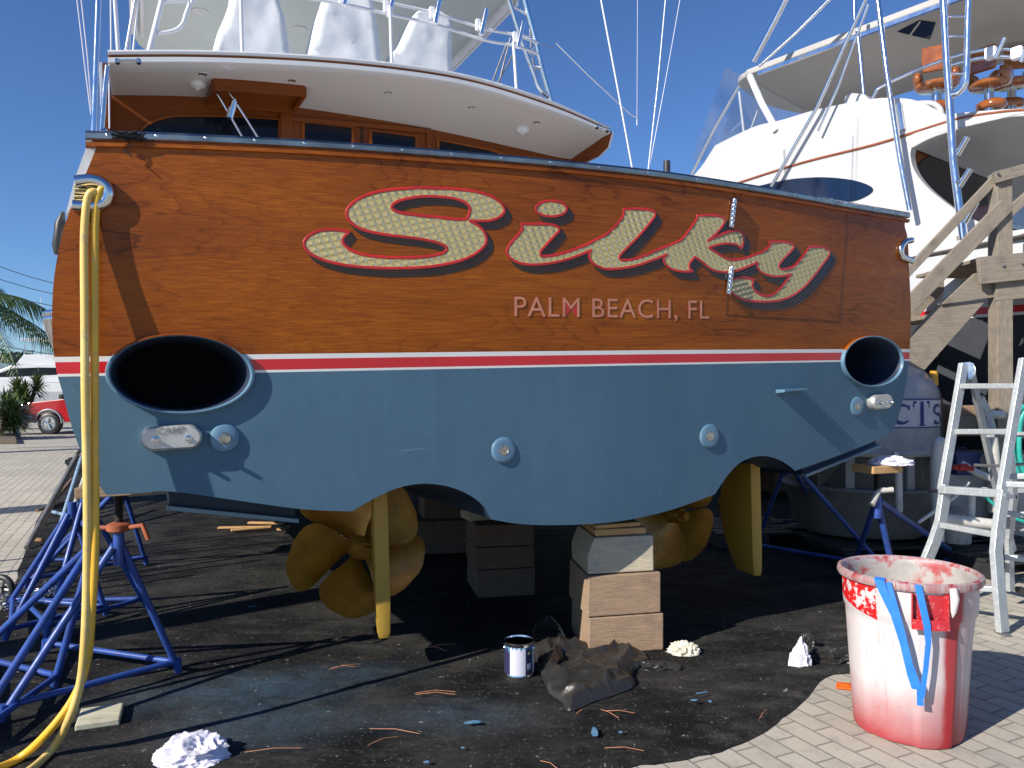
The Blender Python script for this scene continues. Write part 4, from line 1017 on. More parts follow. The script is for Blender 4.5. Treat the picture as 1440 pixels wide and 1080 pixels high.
def helm_chair(px, py, Y, rot, k=.78):
    base = AT(px, py, Y); X = Vector((math.cos(rot), math.sin(rot), 0)); Yd = Vector((-math.sin(rot), math.cos(rot), 0)); Zd = Vector((0, 0, 1))
    sc3 = lambda pr: [(a*k, z*k) for a, z in pr]
    p = MB(); p.lathe(base, sc3([(.075, -.55), (.07, .0)]), 20); root = p.build('helm_chair', M_CHR, b2, smooth=50)
    s_ = MB(); s_.lathe(base, sc3([(.05, 0), (.24, .01), (.28, .05), (.28, .09), (.22, .12), (.05, .13)]), 28, (X*1.15, Yd, Zd)); s_.build('teak_seat', MT_CH, root, smooth=60)
    for q in (-1, 1):
        s_ = MB(); s_.lathe(base+X*.26*q*k+Zd*.08*k, sc3([(.02, 0), (.09, .01), (.12, .08), (.11, .18), (.05, .22), (.01, .225)]), 18, (X*.7, Yd*1.7, Zd)); s_.build('armrest', MT_CH, root, smooth=60)
    s_ = MB(); s_.box(base+(Yd*.24+Zd*.42)*k, (.40*k, .06*k, .40*k), (X, Yd, Zd)); s_.build('backrest', MT_CH, root, bevel=.02)
    s_ = MB(); s_.box(base+(Yd*.19+Zd*.42)*k, (.24*k, .04*k, .24*k), (X, Yd, Zd)); s_.build('cushion', mat('tan_cushion', (.50, .34, .20), .6), root, bevel=.01)
    s_ = MB(); s_.lathe(base-Yd*.08*k-Zd*.34*k, sc3([(.05, 0), (.20, .01), (.24, .05), (.22, .13), (.14, .17), (.03, .18)]), 24, (X, Yd*.8, Zd)); s_.build('footrest', MT_CH, root, smooth=60)
MT_CH = mat('chair_teak', (.36, .11, .02), .15, col2=(.22, .06, .012), sc=9, coat=.9)
helm_chair(1318, 126, 9.6, 2.6); helm_chair(1392, 124, 9.9, 2.2); helm_chair(1424, 122, 10.4, 2.9)

# ------------------------------------------------------------------ timber blocking
def block(nm, c, w_, d, z0, z1, rot, mt, lab, cat='block', chamfer=0, group=None, tilt=0):
    X = Vector((math.cos(rot), math.sin(rot), 0)); Y = Vector((-math.sin(rot), math.cos(rot), 0)); m_ = MB()
    c = Vector((c[0], c[1], 0)); h = (z1-z0)/2
    nx = 5
    pts = [(-w_/2, -h), (w_/2, -h), (w_/2, h), (-w_/2, h)]
    if chamfer: pts = [(-w_/2, -h), (w_/2, -h), (w_/2, h), (-w_/2+chamfer*.4, h), (-w_/2, h-chamfer)]
    m_.prism([X*(a+random.uniform(-.003, .003))+Vector((0, 0, 1))*(b_+a*tilt)-Y*d/2 for a, b_ in pts], Y*d)
    o = m_.build(nm, mt, None, bevel=.006, origin=(0, 0, 0)); o.location = c+Vector((0, 0, (z0+z1)/2))
    me = o.data
    return tag(o, lab, cat, group)
r8 = R(8)
c0 = G(828, 921); Xr = Vector((math.cos(r8), math.sin(r8), 0)); Yr = Vector((-math.sin(r8), math.cos(r8), 0))
GB = 'timber blocks propping the keel'
def at8(w_, d, ox=0, oy=0): q = c0+Xr*(w_/2+ox)+Yr*(d/2+oy); return (q.x, q.y)
block('timber_block', at8(.435, .45), .435, .45, .006, .212, r8, M_BLKW, 'brown timber block at the bottom of the sunlit stack below the stern', group=GB, tilt=.02)
block('timber_block', at8(.425, .45, -.01, .0), .425, .45, .218, .445, r8+.02, M_BLKW, 'large brown timber block in the middle of the sunlit stack', group=GB, tilt=.02)
block('timber_block', at8(.37, .42, .005, .02), .385, .42, .452, .655, r8, M_BLKW2, 'whitish chamfered timber block resting on the two brown blocks', group=GB, chamfer=.10, tilt=.02)
block('wood_shim', at8(.30, .34, .045, .04), .30, .34, .660, .698, r8, M_SHIM, 'thicker orange pine shim on the whitish timber block', 'shim', tilt=.02)
block('wood_shim', at8(.27, .34, .04, .05), .27, .34, .701, .725, r8+.06, M_SHIM, 'thin top pine shim wedged against the blue hull', 'shim', tilt=.03)
c1 = G(672, 842); X2 = Vector((math.cos(R(12)), math.sin(R(12)), 0)); Y2 = Vector((-math.sin(R(12)), math.cos(R(12)), 0))
def at12(w_, d, ox=0): q = c1+X2*(w_/2+ox)+Y2*(d/2); return (q.x, q.y)
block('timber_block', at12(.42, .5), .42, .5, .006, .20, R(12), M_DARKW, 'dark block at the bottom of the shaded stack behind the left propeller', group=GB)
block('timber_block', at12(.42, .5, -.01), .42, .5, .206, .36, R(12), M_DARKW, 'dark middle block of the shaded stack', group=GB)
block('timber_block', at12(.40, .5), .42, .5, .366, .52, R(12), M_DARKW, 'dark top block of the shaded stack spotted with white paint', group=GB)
block('wood_wedge', (c1.x+.05, c1.y+.3), .34, .2, .525, .66, R(25), M_BLKW2, 'pale timber wedge leaning on the shaded dark stack', 'wedge', chamfer=.09)
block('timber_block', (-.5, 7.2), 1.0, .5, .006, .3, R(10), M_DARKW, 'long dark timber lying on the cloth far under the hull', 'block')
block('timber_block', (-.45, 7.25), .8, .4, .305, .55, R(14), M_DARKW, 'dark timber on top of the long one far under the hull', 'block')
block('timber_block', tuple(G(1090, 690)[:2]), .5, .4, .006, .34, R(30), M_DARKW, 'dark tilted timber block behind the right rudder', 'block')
bq = G(134, 1028)
block('wood_offcut', (G(142, 1014).x, G(142, 1014).y), .17, .19, .008, .038, R(22), wood('painted_offcut', (.62, .60, .44), (.50, .47, .33)), 'square cream-painted plywood offcut lying beside the yellow hoses', 'offcut')
for i, (x, y, l, a, lab) in enumerate(((345, 744, .55, .1, 'thin pine slat lying left of the gold propeller'), (350, 748, .35, .5, 'short white ended slat lying on the cloth left of the propeller'), (375, 741, .4, -.1, 'pine slat furthest under the left trim tab'), (400, 750, .2, 1.3, 'stubby pine block end by the left trim tab'))):
    p = G(x, y); block('pine_offcut', (p.x, p.y), l, .06, .01+.012*i, .03+.012*i, a, M_SHIM, lab, 'slat')

# ------------------------------------------------------------------ jack stands
GJ = 'blue jack stands propping the boat'
def pipe(m_, a, b_, r, n=10): m_.tube([a, b_], r, n)
def stand(feet, apex, screw, lab, mt=M_STAND, pad=None, r=.018, handle=True, group=GJ, pmat=None, shift=0):
    feet = [Vector(f) for f in feet]; apex = Vector(apex); c = sum(feet, Vector())/len(feet)
    t = thing('jack_stand', (c.x, c.y, 0), lab, 'jack stand', group)
    for f in feet:
        m_ = MB(); out = (apex-f)*.0; pipe(m_, f+Vector((0, 0, .03)), apex+(f-apex).normalized()*.05, r); 
        d = Vector((f.x-c.x, f.y-c.y, 0)).normalized()
        m_.tube([f+Vector((0, 0, .02)), f+Vector((0, 0, .075))+(apex-f).normalized()*.02], r*1.08, 10)
        m_.build('leg', mt, t, smooth=50)
    for i in range(len(feet)):
        a, b_ = feet[i], feet[(i+1) % len(feet)]; m_ = MB()
        pipe(m_, a.lerp(apex, .08)+Vector((0, 0, .02)), b_.lerp(apex, .08)+Vector((0, 0, .02)), r*.85); m_.build('base_bar', mt, t, smooth=50)
    m_ = MB(); m_.tube([apex-Vector((0, 0, .13 if screw else .05)), apex+Vector((0, 0, .03))], r*1.4, 14); m_.build('collar', mt, t, smooth=50)
    if screw:
        m_ = MB(); n = 26; hgt = screw
        for k in range(n): 
            z = hgt*k/n; m_.lathe(apex+Vector((0, 0, .02+z)), [(.016, 0), (.021, hgt/n*.5), (.016, hgt/n)], 12, cap=False)
        m_.build('screw', M_DSTEEL, t, smooth=60)
    if handle:
        m_ = MB(); a = apex+Vector((0, 0, .05)); m_.lathe(a, [(.03, -.02), (.055, -.01), (.055, .02), (.03, .03)], 12)
        m_.tube([a+Vector((.03, 0, 0)), a+Vector((.13, -.03, .02)), a+Vector((.16, -.03, -.05))], .012, 8); m_.tube([a-Vector((.03, 0, 0)), a-Vector((.12, -.02, .0))], .012, 8)
        m_.build('handle', M_ORANGE, t, smooth=50)
    if pad:
        m_ = MB(); top = apex+Vector((0, 0, .02+(screw or 0))); w_, d, h, rot, tl_ = pad
        X = Vector((math.cos(rot), math.sin(rot), tl_)).normalized(); Y = Vector((-math.sin(rot), math.cos(rot), 0)); Z = X.cross(Y)
        m_.box(top+Z*h/2, (w_, d, h), (X, Y, Z)); m_.build('pad', pmat or M_BLKW, t, bevel=.004)
    return t
stand([G(252, 950), G(2, 1020), (-2.62, 4.32, 0)], (-1.93, 3.78, .76), .20, 'near blue jack stand with a rusty orange handle below the left corner', pad=(.34, .22, .05, .3, .03))
stand([G(77, 972), G(-60, 1075), (-2.9, 4.1, 0)], (-2.06, 3.80, .74), None, 'blue stand nested against the near one with its bent foot by the hoses', handle=False)
stand([G(207, 858), G(28, 862), (-2.75, 4.55, 0)], (-2.75, 4.95, .80), None, 'blue jack stand standing directly behind the near pair', handle=False)
stand([G(150, 868), G(8, 905), (-3.4, 5.2, 0)], (-2.80, 4.90, .74), None, 'blue stand nested into the second stand, leg crossing the chain', handle=False)
stand([G(206, 796), G(56, 800), (-3.6, 5.7, 0)], (-3.14, 6.2, .72), .2, 'far blue jack stand with an orange handle under the left hull edge', pad=(.5, .3, .06, 0, 0))
stand([G(1075, 740), G(1158, 742), G(1250, 812), G(1060, 778)], (2.15, 6.0, .95), .12, 'shaded dark blue jack stand behind the right rudder', pad=(.3, .3, .05, .2, 0))
stand([G(1200, 800), G(1262, 838), G(1352, 790)], (2.55, 5.38, .72), .17, 'sunlit blue jack stand behind the red and white bin', pad=(.26, .2, .05, .35, 0), handle=False, pmat=M_SHIM, r=.021)
# the wrapped pad on the right stand, and its screw handle
ap = Vector((2.55, 5.38, .72))
m_ = MB(); m_.tube([ap+Vector((-.0, 0, .09)), ap+Vector((-.035, -.02, .05)), ap+Vector((-.055, -.03, .0))], [.02, .022, .014], 10); m_.tube([ap+Vector((0, 0, .10)), ap+Vector((.09, -.02, .10))], .016, 10)
# plastic sheet crumpled over the pad
def crumple(nm, c, rx, ry, rz, mt, lab, cat, seed=0, amp=.35, fr=2.2, sub=5, peak=None, rot=0, group=None, parent=None):
    bm = bmesh.new(); bmesh.ops.create_icosphere(bm, subdivisions=sub, radius=1); o3 = Vector((seed*3.1, seed*1.7, seed))
    for v in bm.verts:
        p = v.co.copy(); d = ridge(p*fr+o3, 3)*amp + .12*amp*noise.noise(p*fr*6+o3)*2
        s_ = .72+d*.42
        q = p*s_
        if q.z < 0: q.z *= .12
        if peak: q.z *= 1+peak*max(0, 1-(q.x**2+q.y**2)*2.2)
        x, y = q.x*rx, q.y*ry
        v.co = Vector((x*math.cos(rot)-y*math.sin(rot), x*math.sin(rot)+y*math.cos(rot), max(q.z*rz, -.004)))
    me = bpy.data.meshes.new(nm); bm.to_mesh(me); bm.free(); me.materials.append(mt); me.shade_smooth(); me.set_sharp_from_angle(angle=R(24))
    ob = bpy.data.objects.new(nm, me); COL.objects.link(ob); ob.location = c
    return tag(ob, lab, cat, group)
crumple('plastic_sheet', ap+Vector((.10, 0, .245)), .16, .12, .06, M_RAG, 'crumpled white plastic wrapped on top of the sunlit right jack stand', 'plastic sheet', 3, .5, 2.0, 4)
m_ = MB(); m_.tube([ap+Vector((0, 0, .06)), ap+Vector((.10, -.03, .07))], .02, 10); m_.tube([ap+Vector((0, -.01, .05)), ap+Vector((-.06, -.05, -.03))], .022, 10)
tag(m_.build('screw_lever', M_OFFW, smooth=50), 'cream painted lever fitted across the sunlit right jack stand', 'lever')
for i, (x, y, w_, h, lab) in enumerate(((-5.32, 2.50, .24, 3.6, 'thick unseen post added left of the frame to shadow the cloth'), (-9.1, 7.1, .42, 4.0, 'unseen post added far left to shadow the pavers'))):
    m_ = MB(); m_.box((x, y, h/2), (w_, w_, h)); m_.box((x, y, h+.03), (w_+.05, w_+.05, .06)); tag(m_.build('shadow_post', M_OLDW, bevel=.01), lab, 'post')  # unseen posts, added only for the shadow bands they cast
t = thing('shadow_rack', (-5.2, 4.4, 0), 'unseen rack of upright pipes added left of the frame for thin shadows', 'pipe rack')  # added out of view to cast thin shadow lines on the cloth
for k in range(9):
    m_ = MB(); m_.tube([(-5.4-.12*k*(k % 2), 3.55+.30*k, 0), (-5.3+.02*k, 3.7+.28*k, 1.9+.25*(k % 3))], .019, 8); m_.build('upright_pipe', M_GREYP, t)
m_ = MB(); m_.tube([(-5.4, 3.5, .5), (-5.4, 6.2, .5)], .02, 8); m_.build('rack_bar', M_GREYP, t); m_ = MB(); m_.tube([(-5.37, 3.5, 1.3), (-5.37, 6.2, 1.3)], .02, 8); m_.build('rack_bar', M_GREYP, t)
# bundle of loose stand pipes lying along the left edge of the cloth
GP = 'loose pipes stacked along the left edge of the cloth'
for a, b_, mt, r, lab in (((60, 738, .02), (112, 634, .5), M_RUSTP, .022, 'brown pipe outermost in the leaning bundle on the left'),
                      ((38, 770, .02), (108, 641, .55), M_GREYP, .024, 'grey pipe reaching lowest beside the pavers'),
                      ((85, 740, .02), (116, 640, .6), M_STAND2, .024, 'pale blue pipe of the leaning bundle'),
                      ((62, 722, .1), (118, 655, .55), M_RUSTP, .022, 'rusty orange pipe crossing the bundle'),
                      ((88, 760, .02), (120, 668, .55), M_OFFW, .024, 'cream pipe nearest the hoses'),
                      ((52, 718, .05), (108, 700, .05), M_RUSTP, .02, 'short rusty bar lying across under the bundle'),
                      ((54, 760, .02), (84, 764, .02), M_SHIM, .028, 'short pale stick at the foot of the bundle'),
                      ((92, 724, .12), (60, 716, .1), M_STAND2, .02, 'pale blue cross bar joining two leaning pipes')):
    p = G(*a); q = G(b_[0], 700); q = AT(b_[0], b_[1], p.y+1.5)
    m_ = MB(); m_.tube([p, q], r, 10)
    if b_[1] > 660 and a[1] > 755: pass
    tag(m_.build('loose_pipe', mt, smooth=50), lab, 'pipe', GP)
# caster wheel at the left border
t = thing('caster_wheel', G(3, 850), 'small black spoked wheel on the cloth at the left border', 'wheel')
cw = G(3, 850)+Vector((0, 0, .105)); ax = (Vector((0, 1, 0)), Vector((0, 0, 1)), Vector((1, .25, 0)).normalized())
ax = (Vector((1, -.2, 0)).normalized(), Vector((0, 0, 1)), Vector((.2, 1, 0)).normalized())
m_ = MB(); m_.tube([cw+ax[0]*.085*math.cos(R(k*15))+ax[1]*.085*math.sin(R(k*15)) for k in range(25)], .022, 10); m_.build('tyre', M_BPL, t, smooth=60)
m_ = MB(); m_.lathe(cw, [(.025, -.025), (.025, .025)], 14, ax)
for k in range(5): m_.tube([cw, cw+ax[0]*.07*math.cos(R(k*72))+ax[1]*.07*math.sin(R(k*72))], .010, 6)
m_.build('rim', M_GREYP, t, smooth=50)
# chain heap
m_ = MB(); random.seed(3)
for k in range(150):
    s_ = random.random(); c = G(15+s_*70+random.uniform(-14, 18), 858-s_*30+random.uniform(-6, 8)); c.z = .02+.03*random.random()
    a = random.uniform(0, 6.28); d = Vector((math.cos(a), math.sin(a), random.uniform(-.5, .5))).normalized(); s2 = d.cross(Vector((0, 0, 1))).normalized()
    m_.tube([c+d*.017*math.cos(R(j*60))*1.2+s2*.010*math.sin(R(j*60)) for j in range(7)], .0032, 5)
tag(m_.build('chain_heap', M_ALU, origin=G(50, 850)), 'heap of bright silver chain under the blue stand legs', 'chain')

# ------------------------------------------------------------------ yellow hoses from the hawse hole
def hose(pxs, r, mt, lab, grp='yellow hoses hanging from the left corner'):
    pts = [AT(x, y, Y) for x, y, Y in pxs]; out = []
    n = len(pts)
    for i in range(n-1):
        p0, p1, p2, p3 = pts[max(i-1, 0)], pts[i], pts[i+1], pts[min(i+2, n-1)]
        for k in range(8):
            t_ = k/8; out.append(.5*((2*p1)+(p2-p0)*t_+(2*p0-5*p1+4*p2-p3)*t_*t_+(3*p1-p0-3*p2+p3)*t_**3))
    out.append(pts[-1]); m_ = MB(); m_.tube(out, r, 14)
    return tag(m_.build('yellow_hose', mt, smooth=60), lab, 'hose', grp)
YH = 3.06
gz = lambda x, y: (x, y, CH*FP/(y-HZ)*.985)
def hz_(pts):
    """px, py, gap to the stern surface in metres -> px, py, distance"""
    return [(x, y, TX(x, y, g_).y) for x, y, g_ in pts]
hose(hz_([(140, 276, -.03), (134, 270, .020), (126, 272, .028), (121, 290, .030), (118, 340, .042), (119, 450, .085), (120, 560, .12), (123, 690, .15)])+[(123, 800, 3.12), (120, 900, 3.10), (113, 965, 3.10), (96, 1015, 3.09), gz(70, 1058), gz(20, 1096), gz(-80, 1130)], .0165, M_HOSE2, 'paler front yellow hose hanging down from the chrome hawse fitting')
hose(hz_([(150, 270, -.03), (145, 265, .018), (139, 272, .022), (134, 300, .022), (133, 360, .035), (133, 470, .07), (133, 600, .10), (134, 690, .13)])+[(134, 780, 3.13), (129, 870, 3.12), (124, 925, 3.11), (108, 975, 3.11), (75, 1022, 3.08), gz(30, 1064), gz(-20, 1085), gz(-90, 1100)], .0165, M_HOSE, 'deeper yellow rear hose beside the pale one, curving to the lower left')

# ------------------------------------------------------------------ paint can
pc = G(730, 956); pc.y += .07; t = thing('paint_can', (pc.x, pc.y, 0), 'white labelled paint can with blue drips standing on the black cloth', 'paint can')
rc, hc = .079, .178
def mk_label():
    m, t_, b = nodes('can_label'); tc = t_.nodes.new('ShaderNodeTexCoord').outputs['Object']; sp_ = N(t_, 'ShaderNodeSeparateXYZ'); t_.links.new(tc, sp_.inputs[0])
    a = mth(t_, 'ARCTAN2', sp_.outputs[0], mth(t_, 'MULTIPLY', sp_.outputs[1], -1))
    c = ramp(t_, mth(t_, 'ADD', mth(t_, 'MULTIPLY', a, 1/6.2832), .5), [(0, (.03, .03, .08)), (.39, (.05, .05, .12)), (.395, (.62, .62, .70)), (.565, (.62, .62, .70)), (.57, (.015, .02, .07)), (.66, (.015, .02, .07)), (.665, (.5, .5, .55))], 'CONSTANT')
    z = sp_.outputs[2]; dr = noi(t_, mapping(t_, tc, scale=(55, 55, 5)), 1.2, 2)
    f = ramp(t_, mth(t_, 'ADD', mth(t_, 'MULTIPLY', z, 6), mth(t_, 'MULTIPLY', dr, .9)), [(1.0, 0), (1.0, 1)])
    f = mth(t_, 'GREATER_THAN', mth(t_, 'ADD', mth(t_, 'MULTIPLY', z, 6), mth(t_, 'MULTIPLY', dr, .75)), 1.32)
    c = mixc(t_, f, c, (.08, .22, .34)); t_.links.new(c, b.inputs['Base Color']); b.inputs['Roughness'].default_value = .35; return m
P0 = Vector((pc.x, pc.y, .008))
m_ = MB(); m_.lathe(P0, [(rc*.98, 0), (rc, .004), (rc, .012), (rc*.985, .014), (rc*.985, hc-.014), (rc, hc-.012), (rc*1.01, hc-.004), (rc*1.01, hc), (rc*.95, hc), (rc*.93, hc-.008)], 40); m_.build('can_body', M_ALU, t, smooth=40)
m_ = MB(); m_.lathe(P0, [(rc*.992, .016), (rc*.992, hc-.02)], 40, cap=False); lb = m_.build('label', mk_label(), t, smooth=60)
m_ = MB(); m_.lathe(P0, [(rc*.93, hc-.008), (rc*.90, hc-.010), (rc*.86, hc-.016), (rc*.02, hc-.015)], 40); m_.build('lid', mat('painty_lid', (.10, .17, .20), .25, .4, col2=(.45, .5, .5), sc=22), t, smooth=40)
for sx in (-1, 1):
    m_ = MB(); e = P0+Vector((rc*math.cos(R(20))*sx, -rc*.2, hc*.8)); m_.lathe(e, [(.012, 0), (.010, .006), (.003, .008)], 12, (Vector((0, 1, 0)), Vector((0, 0, 1)), Vector((sx, 0, 0)))); m_.build('handle_ear', M_ALU, t, smooth=40)
def lblpanel(a0, a1, z0, z1, mt, nm):
    m_ = MB(); m_.sheet(lambda i, j: P0+Vector((rc*1.0*math.sin(a0+(a1-a0)*i), -rc*1.0*math.cos(a0+(a1-a0)*i), z0+(z1-z0)*j)), 6, 1); m_.build(nm, mt, t)
lblpanel(.55, .85, .045, .075, M_LABW, 'label_box'); lblpanel(.60, .80, .12, .135, M_GOLD, 'label_emblem')

# ------------------------------------------------------------------ red and white bin
bc = G(1320, 1058); bc.y += .245; BS, BZ = .86, .90; BRr, BRb, BH = .325, .262, .775
ctr = Vector((bc.x, bc.y, 0))
t = thing('rubbish_bin', ctr, 'large red rubbish bin oversprayed with white paint, blue tape hanging over its rim', 'bin')
def mk_bin():
    m, t_, b = nodes('oversprayed_red_plastic'); P = geo(t_)
    q = N(t_, 'ShaderNodeVectorMath', operation='SUBTRACT'); t_.links.new(P, q.inputs[0]); q.inputs[1].default_value = ctr
    sp_ = N(t_, 'ShaderNodeSeparateXYZ'); t_.links.new(q.outputs[0], sp_.inputs[0]); z = mth(t_, 'MULTIPLY', sp_.outputs[2], 1/BZ)
    a = mth(t_, 'ADD', mth(t_, 'ARCTAN2', sp_.outputs[0], mth(t_, 'MULTIPLY', sp_.outputs[1], -1)), .42)     # 0 faces the near side, positive to the right
    n1 = noi(t_, P, 4, 5, .6); n2 = noi(t_, mapping(t_, P, scale=(7, 7, .8)), 2.5, 4, .6)
    # white sprayed on the left and middle, heavier high up; red left bare along the right rib and the foot
    wl = ramp(t_, mth(t_, 'ADD', a, mth(t_, 'MULTIPLY', n2, .35)), [(.0, 1), (.62, 1), (.78, .12), (.98, .12), (1.0, .8)])
    wl = ramp(t_, mth(t_, 'ADD', mth(t_, 'MULTIPLY', mth(t_, 'ADD', a, 3.14), 1/6.2832), mth(t_, 'MULTIPLY', mth(t_, 'SUBTRACT', n2, .5), .06)),
              [(.30, .9), (.36, .97), (.53, 1), (.565, .85), (.58, .05), (.622, .05), (.64, .65), (.68, .85), (.74, .8), (.8, .2)])
    zf = ramp(t_, mth(t_, 'ADD', z, mth(t_, 'MULTIPLY', mth(t_, 'SUBTRACT', n1, .5), .22)), [(.03, .08), (.15, .40), (.30, 1)])
    wf = mth(t_, 'MULTIPLY', wl, zf)
    sc = ramp(t_, noi(t_, P, 26, 5, .75), [(.56, 1), (.60, .0)])
    chip = mth(t_, 'MULTIPLY', ramp(t_, z, [(.60, 1), (.64, .0)]), 1)
    c = mixc(t_, wf, (.36, .012, .020), (.60, .57, .56))
    streak = ramp(t_, noi(t_, mapping(t_, P, scale=(30, 30, 1.5)), 2, 4), [(.60, 0), (.66, .7)])
    c = mixc(t_, mth(t_, 'MULTIPLY', streak, .3), c, (.55, .06, .06))
    # bare red patch torn out of the white at upper left
    pa = ramp(t_, mth(t_, 'ADD', a, 0), [(-.0, 0), (0, 0)])
    m1 = mth(t_, 'MULTIPLY', mth(t_, 'LESS_THAN', mth(t_, 'ADD', a, mth(t_, 'MULTIPLY', n1, .12)), -.46), mth(t_, 'GREATER_THAN', mth(t_, 'ADD', z, mth(t_, 'MULTIPLY', mth(t_, 'ADD', a, 1.2), .07)), .62)); m1 = mth(t_, 'MULTIPLY', m1, mth(t_, 'LESS_THAN', z, .735))
    ed_ = noi(t_, P, 17, 5, .7); m1 = mth(t_, 'MULTIPLY', m1, mth(t_, 'LESS_THAN', ed_, .56))
    rim_ = mth(t_, 'GREATER_THAN', z, .737)
    c = mixc(t_, m1, c, (.60, .012, .014))
    c = mixc(t_, rim_, c, ramp(t_, n2, [(.35, (.36, .17, .17)), (.5, (.40, .33, .32)), (.62, (.34, .03, .04))]))
    rr_ = N(t_, 'ShaderNodeVectorMath', operation='LENGTH'); cc_ = N(t_, 'ShaderNodeCombineXYZ'); t_.links.new(sp_.outputs[0], cc_.inputs[0]); t_.links.new(sp_.outputs[1], cc_.inputs[1]); t_.links.new(cc_.outputs[0], rr_.inputs[0])
    dn_ = N(t_, 'ShaderNodeVectorMath', operation='DOT_PRODUCT'); t_.links.new(cc_.outputs[0], dn_.inputs[0]); t_.links.new(t_.nodes.new('ShaderNodeNewGeometry').outputs['Normal'], dn_.inputs[1])
    ins = mth(t_, 'MULTIPLY', mth(t_, 'LESS_THAN', dn_.outputs['Value'], -.05), mth(t_, 'LESS_THAN', z, .76))
    c = mixc(t_, ins, c, ramp(t_, n1, [(.38, (.30, .27, .25)), (.52, (.42, .40, .37)), (.58, (.40, .10, .10)), (.7, (.44, .03, .04))]))
    dirt = ramp(t_, noi(t_, P, 60, 4, .7), [(.62, 0), (.70, .4)]); c = mixc(t_, dirt, c, (.22, .12, .10))
    t_.links.new(c, b.inputs['Base Color']); b.inputs['Roughness'].default_value = .45; bump(t_, b, noi(t_, P, 45, 4), .15, .004); return m
M_BIN = mk_bin()
def flute(r, z, an):
    k = 0
    for a0 in (0, 90, 180, 270):
        d = (math.degrees(an)-a0-45+180) % 360-180
        if abs(d) < 27: k = max(k, min(1, (27-abs(d))/3.5))
    zt = max(0, min(1, (.575-z)/.05))*max(0, min(1, (z-.0)/.02+1))
    return r-.013*k*zt
prof = [(BRb-.02, .002), (BRb-.004, .006), (BRb, .02)]+[(BRb+(.302-BRb)*(z/.60), z) for z in arange(.06, .60, .035)]+[(.309, .60), (.312, .64), (.315, .735), (.333, .738), (.340, .752), (.336, .772), (.322, .778), (.310, .770), (.305, .74), (.30, .60), (.245, .03), (.05, .028)]
m_ = MB(); m_.lathe(ctr, [(r*BS, z*BZ) for r, z in prof], 144, fn=lambda r, z, a: BS*(flute(r/BS, z/BZ, a) if r/BS > .24 else r/BS), cap=False)
m_.build('bin_body', M_BIN, t, smooth=50)
ha = R(-90+14)
def onbin(a, r, z): a -= .42; return ctr+Vector((r*BS*math.sin(a), -r*BS*math.cos(a), z*BZ))
m_ = MB(); b0 = MB()
for (a0, a1, z0, z1, r0, r1_) in ((-.02, .46, .585, .60, .305, .352), (-.02, .0, .60, .735, .31, .350), (.44, .46, .60, .735, .31, .350)):
    m_.hexa([onbin(a0, r0, z0), onbin(a1, r0, z0), onbin(a1, r1_, z0), onbin(a0, r1_, z0), onbin(a0, r0, z1), onbin(a1, r0, z1), onbin(a1, r1_, z1), onbin(a0, r1_, z1)])
m_.sheet(lambda i, j: onbin(-.02+.48*i, .352-.004*j, .575+.045*j), 8, 1)
m_.sheet(lambda i, j: onbin(.0+.44*i, .316, .605+.12*j), 8, 1)
m_.build('bin_handle', mat('bare_red_plastic', (.50, .014, .02), .4, col2=(.45, .03, .04), sc=12, grime=(.5, .3, .3)), t, bevel=.003)
m_ = MB(); m_.tube([onbin(.52, .345, .765), onbin(.53, .350, .72), onbin(.53, .340, .66), onbin(.535, .332, .63)], [.014, .018, .013, .003], 10); m_.build('paint_run', mat('white_paint_run', (.75, .70, .68), .4), t, smooth=60)
# tape straps
def strap(pts, wd, lab, nm='tape_strap'):
    m_ = MB(); n = len(pts); base = len(m_.v); P_ = []
    for i in range(n-1):
        for k in range(6):
            t_ = k/6; P_.append([pts[i][j]+(pts[i+1][j]-pts[i][j])*(t_*t_*(3-2*t_) if False else t_) for j in range(4)])
    P_.append(list(pts[-1]))
    for a, r_, z, w2 in P_:
        c = onbin(a, r_, z); da = w2/.34
        for k in range(3): m_.v.append(onbin(a-da*.5+da*k/2, r_+.002, z))
    for i in range(len(P_)-1):
        for k in range(2): m_.f.append((i*3+k, i*3+k+1, (i+1)*3+k+1, (i+1)*3+k)); m_.mi.append(0)
    o = m_.build(nm, M_TAPE, fix=False)
    md = o.modifiers.new('s', 'SOLIDIFY'); md.thickness = .0008
    return tag(o, lab, 'tape', 'blue tape strips over the bin rim')
strap([(-.45, .27, .70, .05), (-.44, .318, .782, .05), (-.43, .345, .775, .05), (-.36, .350, .72, .042), (-.22, .352, .62, .032), (-.12, .345, .50, .030), (-.03, .338, .36, .03), (.03, .334, .30, .032)], .03, 'widest blue tape strip, leftmost on the bin rim')
strap([(-.31, .31, .77, .025), (-.30, .348, .77, .025), (-.24, .354, .70, .024), (-.13, .352, .56, .022), (-.04, .346, .42, .022), (.08, .340, .30, .026), (.09, .338, .23, .03)], .02, 'middle blue tape strip reaching lowest down the bin side')
strap([(.06, .31, .77, .03), (.06, .349, .775, .03), (.10, .358, .70, .03), (.16, .358, .60, .03), (.18, .352, .52, .024), (.15, .348, .40, .022), (.10, .344, .27, .025)], .02, 'short blue tape strip crossing in front of the red bin handle')
crumple('blue_glove', ctr+Vector((.02, .205, .50)), .05, .03, .09, mat('slate_glove', (.10, .17, .24), .7), 'slate blue rag stuck inside the far wall of the bin', 'rag', 5, .4, 2, 3)

